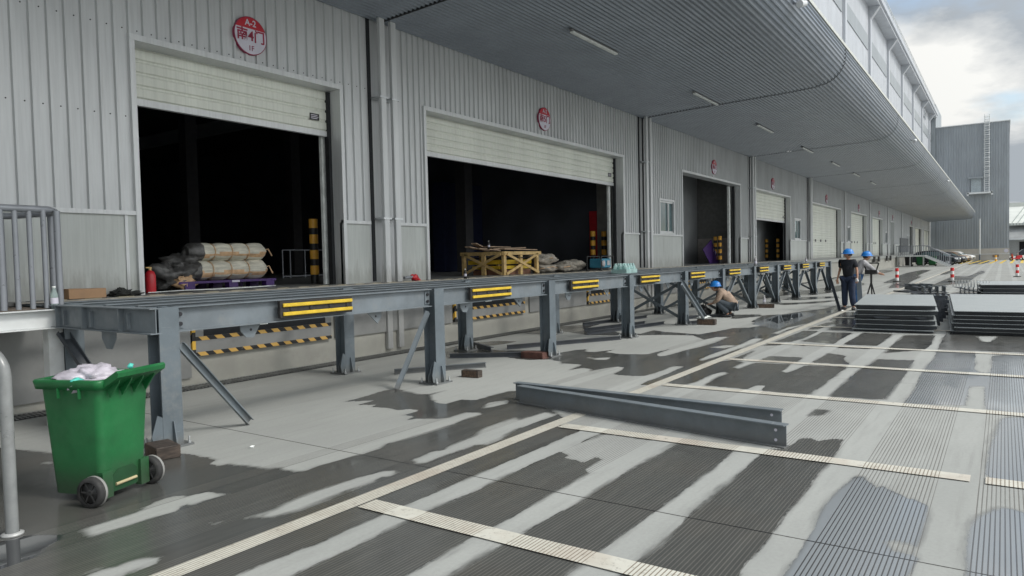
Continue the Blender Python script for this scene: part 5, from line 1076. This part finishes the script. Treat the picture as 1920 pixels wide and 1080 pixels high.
for a in range(3): m.cyl((0,0,.75),(.22*math.cos(a*2.1),.22*math.sin(a*2.1),0),.02,n=6)
m.cyl((0,0,.6),(0,0,1.0),.03); m.build('legs',M['black'],t,local=True); m=MB(); m.box(-.1,.1,-.16,.16,.98,1.1); m.cyl((0,-.14,1.1),(0,-.2,1.3),.02); m.cyl((0,.14,1.1),(0,.2,1.3),.02); m.cyl((0,.2,1.3),(0,-.2,1.3),.02); m.build('clamp_head',M['black'],t,local=True)
t=thing('tool_bag',(18.75,6.62,0),'black tool bag on the ground in front of the crouching worker','bag'); m=MB(); m.blob((0,0,.13),(.2,.16,.16),3,.2,18,12,3,flat=.12); m.build('bag_body',M['black'],t,local=True); m=MB(); m.tube([(-.1,0,.22),(-.06,0,.36),(.06,0,.36),(.1,0,.22)],.012,6); m.build('handle',M['black'],t,local=True)
t=thing('white_rag',(18.2,6.5,0),'white rag on the ground by the crouching worker','rag'); m=MB(); m.blob((0,0,.03),(.22,.16,.04),6,.5,20,12,5,flat=.03); m.build('cloth',M['lampwhite'],t,local=True)
# ---------------------------------------------------------------- cars
def car(loc,rz,mat,lb,suv=False,name='parked_car'):
    t=thing(name,loc,lb,'car','cars parked by the far stairs',rz)
    h=1.62 if suv else 1.45
    prof=[(-2.25,.35),(-2.27,.62),(-2.15,.85),(-1.25,.98),(-.55,h-.06),(.0,h),(.9,h-.01),(1.6,h-.12 if suv else 1.18),(2.15,1.0),(2.25,.7),(2.2,.35)]
    secs=[(-.9,.93),(-.82,1.0),(0,1.02),(.82,1.0),(.9,.93)]
    m=MB(); vs=[];k=len(prof)
    for y,s in secs:
        for x,z in prof:
            tz=max(0,(z-.95)/(h-.95)); vs.append((x*s if abs(y)>.85 else x,y*(1-.2*tz),z*(1 if abs(y)<.85 else .985)))
    m.add(vs,[(j*k+i,j*k+(i+1)%k,(j+1)*k+(i+1)%k,(j+1)*k+i) for j in range(4) for i in range(k)],True); m.add(vs[:k],[tuple(range(k))]); m.add(vs[-k:],[tuple(range(k))]); m.build('body',mat,t,local=True)
    for sy in (-1,1):
        gy=lambda z: sy*(.9*(1-.2*max(0,(z-.95)/(h-.95)))+.005)
        m=MB(); p=[(-1.05,1.02),(-.5,h-.14),(.85,h-.12),(1.35 if suv else 1.1,1.08)]; m.prism(p,lambda a,b:(a,gy(b),b),lambda a,b:(a,gy(b)-.01*sy,b)); m.build('side_window',M['glass'],t,local=True)
        for wx in (-1.4,1.35):
            m=MB(); m.lathe([(0,-.1),(.3,-.1),(.33,-.06),(.33,.06),(.3,.1),(0,.1)],(wx,sy*.84,.33),20,'y'); w=m.build('wheel',M['rubber'],t,local=True); m=MB(); m.lathe([(0,-.105),(.2,-.105),(.2,.105),(0,.105)],(wx,sy*.84,.33),16,'y'); m.build('rim',M['galv'],w,local=True)
        m=MB(); m.obox((-2.2,sy*.62,.72),(.14,.36,.14)); m.build('headlight',M['lampwhite'],t,local=True)
        m=MB(); m.obox((2.17,sy*.7,.85),(.12,.25,.2)); m.build('tail_light',M['redcar'],t,local=True)
        m=MB(); m.obox((-.75,sy*1.0,1.05),(.12,.18,.12)); m.build('mirror',mat,t,local=True)
    m=MB(); m.prism([(-.66,-1.25),(-.66,1.25)][:0] or [(-.62,0),(.62,0),(.54,1),(-.54,1)],lambda a,b:(-1.2+b*.62-.02,a*1.18,1.03+b*(h-1.16)),lambda a,b:(-1.2+b*.62,a*1.18,1.02+b*(h-1.16))); m.build('windscreen',M['glass'],t,local=True)
    m=MB(); m.box(-2.3,-2.24,-.5,.5,.4,.6); m.build('grille',M['black'],t,local=True)
    return t
car((91,6.2,0),deg(78),M['cardark'],'dark blue car parked nearest to the far stairs',True)
car((99.5,5.9,0),deg(78),M['cardark'],'black car parked second in the row past the far stairs')
car((107,5.7,0),deg(78),M['carbronze'],'bronze car parked third in the row past the far stairs')
car((117,5.6,0),deg(78),M['carwhite'],'white car parked last in the row near the far building')
# right-hand clutter near the far building
car((150,-4.2,0),deg(95),M['cardark'],'dark van parked beyond the corner of the far building',True,'parked_van')
def scooter(loc,rz,mat,lb):
    t=thing('scooter',loc,lb,'scooter','scooters by the far building corner',rz)
    for wx in (-.6,.6): m=MB(); m.lathe([(.12,-.05),(.24,-.05),(.26,0),(.24,.05),(.12,.05)],(wx,0,.26),16,'y'); m.build('wheel',M['rubber'],t,local=True)
    m=MB(); m.prism([(-.75,.5),(-.7,.72),(-.05,.7),(.1,.35),(.4,.35),(.5,.95),(.58,.95),(.5,.25),(-.3,.22)],lambda a,b:(a,-.14,b),lambda a,b:(a,.14,b)); m.build('body',mat,t,local=True,bevel=.03)
    m=MB(); m.obox((-.35,0,.77),(.65,.24,.08)); m.build('seat',M['black'],t,local=True)
    m=MB(); m.cyl((.53,-.33,1.05),(.53,.33,1.05),.02,n=6); m.cyl((.55,0,.9),(.53,0,1.05),.02,n=6); m.build('handlebar',M['black'],t,local=True)
scooter((121,-2.0,0),2.2,M['carwhite'],'white scooter parked by the far building corner')
scooter((122,-2.7,0),2.3,M['cardark'],'black scooter parked at the right edge near the far building')
scooter((119,-1.4,0),2.0,M['redpaint'],'red scooter parked nearest the far building corner')
t0=None
for x,y,l in ((118,.9,'orange marker post in front of the far building'),(121,-.95,'orange and white barrier post at the far building corner')):
    if t0 is None:
        t0=thing('marker_post',(x,y,0),l,'marker post','orange marker posts by the far building'); m=MB(); m.cyl((0,0,0),(0,0,.8),.13,n=10); m.build('post',M['orange'],t0,local=True); m=MB(); m.cyl((0,0,.3),(0,0,.5),.14,n=10); m.build('white_band',M['rwwhite'],t0,local=True)
    else: dup(t0,(x,y,0),0,l)
# ---------------------------------------------------------------- far stairs
st=thing('entrance_stairs',(84,7.5,0),'grey steel stairs with railings leading up to the dock far down the wall','stairs')
m=MB(); m.box(84,86.4,6.6,9.2,1.04,1.16); m.build('landing_slab',M['white'],st)
m=MB()
for yy in (6.7,7.9,9.0): m.box(84.05,84.2,yy,yy+.12,0,1.04)
m.build('support_posts',M['trim'],st)
m=MB()
for X in (84,86.3): m.bar((X,6.6,1.05),(X,4.5,.05),.08,.22)
m.build('stringers',M['white'],st)
m=MB()
for k in range(7): m.box(84,86.4,6.55-k*.3-.28,6.55-k*.3,.98-k*.15,1.02-k*.15)
m.build('treads',M['rail'],st)
for X in (84.0,86.35):
    m=MB(); m.tube([(X,9.2,2.15),(X,6.6,2.15),(X,4.5,1.15),(X,4.5,0)],.035,6); m.build('handrail',M['rail'],st)
    m=MB()
    for k in range(14): y=9.2-k*.19; m.cyl((X,y,1.16),(X,y,2.15),.022,n=5)
    for k in range(11): y=6.5-k*.19; z=1.1-(6.6-y)*.476; m.cyl((X,y,z),(X,y,z+1.02),.022,n=5)
    m.build('balusters',M['rail'],st)
def small_bin(x,y,lb,g=True):
    t=thing('yard_bin',(x,y,0),lb,'bin','bins by the far stairs'); m=MB(); loft(m,[rr(-.3,.3,-.3,.3,.08,.05),rr(-.36,.36,-.36,.36,1.0,.05)],True,True,False); m.build('body',M['green'] if g else M['black'],t,local=True)
    m=MB(); m.box(-.4,.4,-.4,.4,1.0,1.06); m.build('lid',M['green'] if g else M['black'],t,local=True)
    m=MB(); [m.lathe([(0,-.03),(.1,-.03),(.1,.03),(0,.03)],(s*.3,-.3,.1),12,'x') for s in (-1,1)]; m.build('wheels',M['rubber'],t,local=True)
small_bin(87.4,6.2,'green bin standing beside the far stairs, outermost of the row'); small_bin(87.4,7.3,'green bin behind the landing of the far stairs'); small_bin(87.4,8.4,'dark bin behind the landing of the far stairs',False)
# ---------------------------------------------------------------- sky, sun, camera
w=bpy.data.worlds.new('World'); SC.world=w; w.use_nodes=True; nt=w.node_tree; N_=nt.nodes; N_.clear()
sunel=deg(45); sunaz=deg(-80)
sky=N_.new('ShaderNodeTexSky'); sky.sky_type='NISHITA'; sky.sun_disc=False; sky.sun_elevation=sunel; sky.sun_rotation=deg(90)-sunaz; sky.dust_density=2; sky.air_density=1.2
tc=N_.new('ShaderNodeTexCoord'); sp_=N_.new('ShaderNodeSeparateXYZ'); nt.links.new(tc.outputs['Generated'],sp_.inputs[0])
def mth(op,a,b=None,c=None):
    n=N_.new('ShaderNodeMath'); n.operation=op
    for i,v in enumerate((a,b,c)):
        if v is None: continue
        if isinstance(v,(int,float)): n.inputs[i].default_value=v
        else: nt.links.new(v,n.inputs[i])
    return n.outputs[0]
den=mth('ADD',mth('MAXIMUM',sp_.outputs[2],0.),.22); cx=mth('DIVIDE',sp_.outputs[0],den); cyy=mth('DIVIDE',sp_.outputs[1],den)
cb=N_.new('ShaderNodeCombineXYZ'); nt.links.new(cx,cb.inputs[0]); nt.links.new(cyy,cb.inputs[1])
def ns(scale,det,off,rough=.55):
    mp=N_.new('ShaderNodeMapping'); mp.inputs['Location'].default_value=off; nt.links.new(cb.outputs[0],mp.inputs[0]); n=N_.new('ShaderNodeTexNoise'); n.inputs['Scale'].default_value=scale; n.inputs['Detail'].default_value=det; n.inputs['Roughness'].default_value=rough; nt.links.new(mp.outputs[0],n.inputs['Vector']); return n.outputs['Fac']
def mr(v,a,b,lo,hi):
    n=N_.new('ShaderNodeMapRange'); n.interpolation_type='SMOOTHSTEP'; nt.links.new(v,n.inputs[0]); n.inputs[1].default_value=a; n.inputs[2].default_value=b; n.inputs[3].default_value=lo; n.inputs[4].default_value=hi; return n.outputs[0]
cover=mr(ns(.75,7,CLOUD_OFF,.5),.378,.455,0,1)
shade=ns(1.3,8,(4.1,2.2,0),.55)
cr2=N_.new('ShaderNodeValToRGB'); nt.links.new(shade,cr2.inputs[0]); e=cr2.color_ramp.elements; e[0].position=.44; e[0].color=(.42,.46,.50,1); e[1].position=.58; e[1].color=(.95,.95,.92,1)
b1=N_.new('ShaderNodeBackground'); nt.links.new(sky.outputs[0],b1.inputs[0]); b1.inputs[1].default_value=.13
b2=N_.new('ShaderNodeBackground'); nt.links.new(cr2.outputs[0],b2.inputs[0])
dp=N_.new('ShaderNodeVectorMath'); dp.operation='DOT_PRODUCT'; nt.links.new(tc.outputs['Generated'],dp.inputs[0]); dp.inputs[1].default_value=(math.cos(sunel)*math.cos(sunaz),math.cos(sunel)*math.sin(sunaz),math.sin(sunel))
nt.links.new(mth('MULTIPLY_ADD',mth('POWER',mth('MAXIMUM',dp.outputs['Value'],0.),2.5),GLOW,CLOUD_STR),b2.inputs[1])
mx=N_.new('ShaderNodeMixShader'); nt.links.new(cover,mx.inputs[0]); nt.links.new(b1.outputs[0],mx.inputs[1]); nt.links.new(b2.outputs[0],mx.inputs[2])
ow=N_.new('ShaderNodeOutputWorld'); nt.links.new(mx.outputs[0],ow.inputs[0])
sl=bpy.data.lights.new('sun','SUN'); sl.energy=SUN_E; sl.angle=deg(14); sl.color=(1,.96,.9); so=bpy.data.objects.new('sun',sl); COL.objects.link(so)
sd_=Vector((math.cos(sunel)*math.cos(sunaz),math.cos(sunel)*math.sin(sunaz),math.sin(sunel))); so.rotation_euler=sd_.to_track_quat('Z','Y').to_euler(); so.location=(0,-10,30)
yaw,pitch,roll=deg(34.51325),deg(-2.240768),deg(-1.285979)
f=Vector((math.cos(yaw)*math.cos(pitch),math.sin(yaw)*math.cos(pitch),math.sin(pitch))); r=Vector((math.sin(yaw),-math.cos(yaw),0)); uu=r.cross(f)
r2=r*math.cos(roll)+uu*math.sin(roll); u2=-r*math.sin(roll)+uu*math.cos(roll)
cam=bpy.data.cameras.new('camera'); cam.sensor_width=36; cam.lens=36*1342.05/1920; cam.clip_start=.05; cam.clip_end=3000
co=bpy.data.objects.new('camera',cam); COL.objects.link(co); co.matrix_world=Matrix(((r2.x,u2.x,-f.x,0),(r2.y,u2.y,-f.y,0),(r2.z,u2.z,-f.z,1.63),(0,0,0,1))); SC.camera=co
SC.view_settings.view_transform='Standard'; SC.view_settings.look='None'; SC.view_settings.gamma=1; SC.view_settings.exposure=EXPO
SC.render.engine='CYCLES'; SC.cycles.max_bounces=6; SC.cycles.diffuse_bounces=4; SC.cycles.use_denoising=True
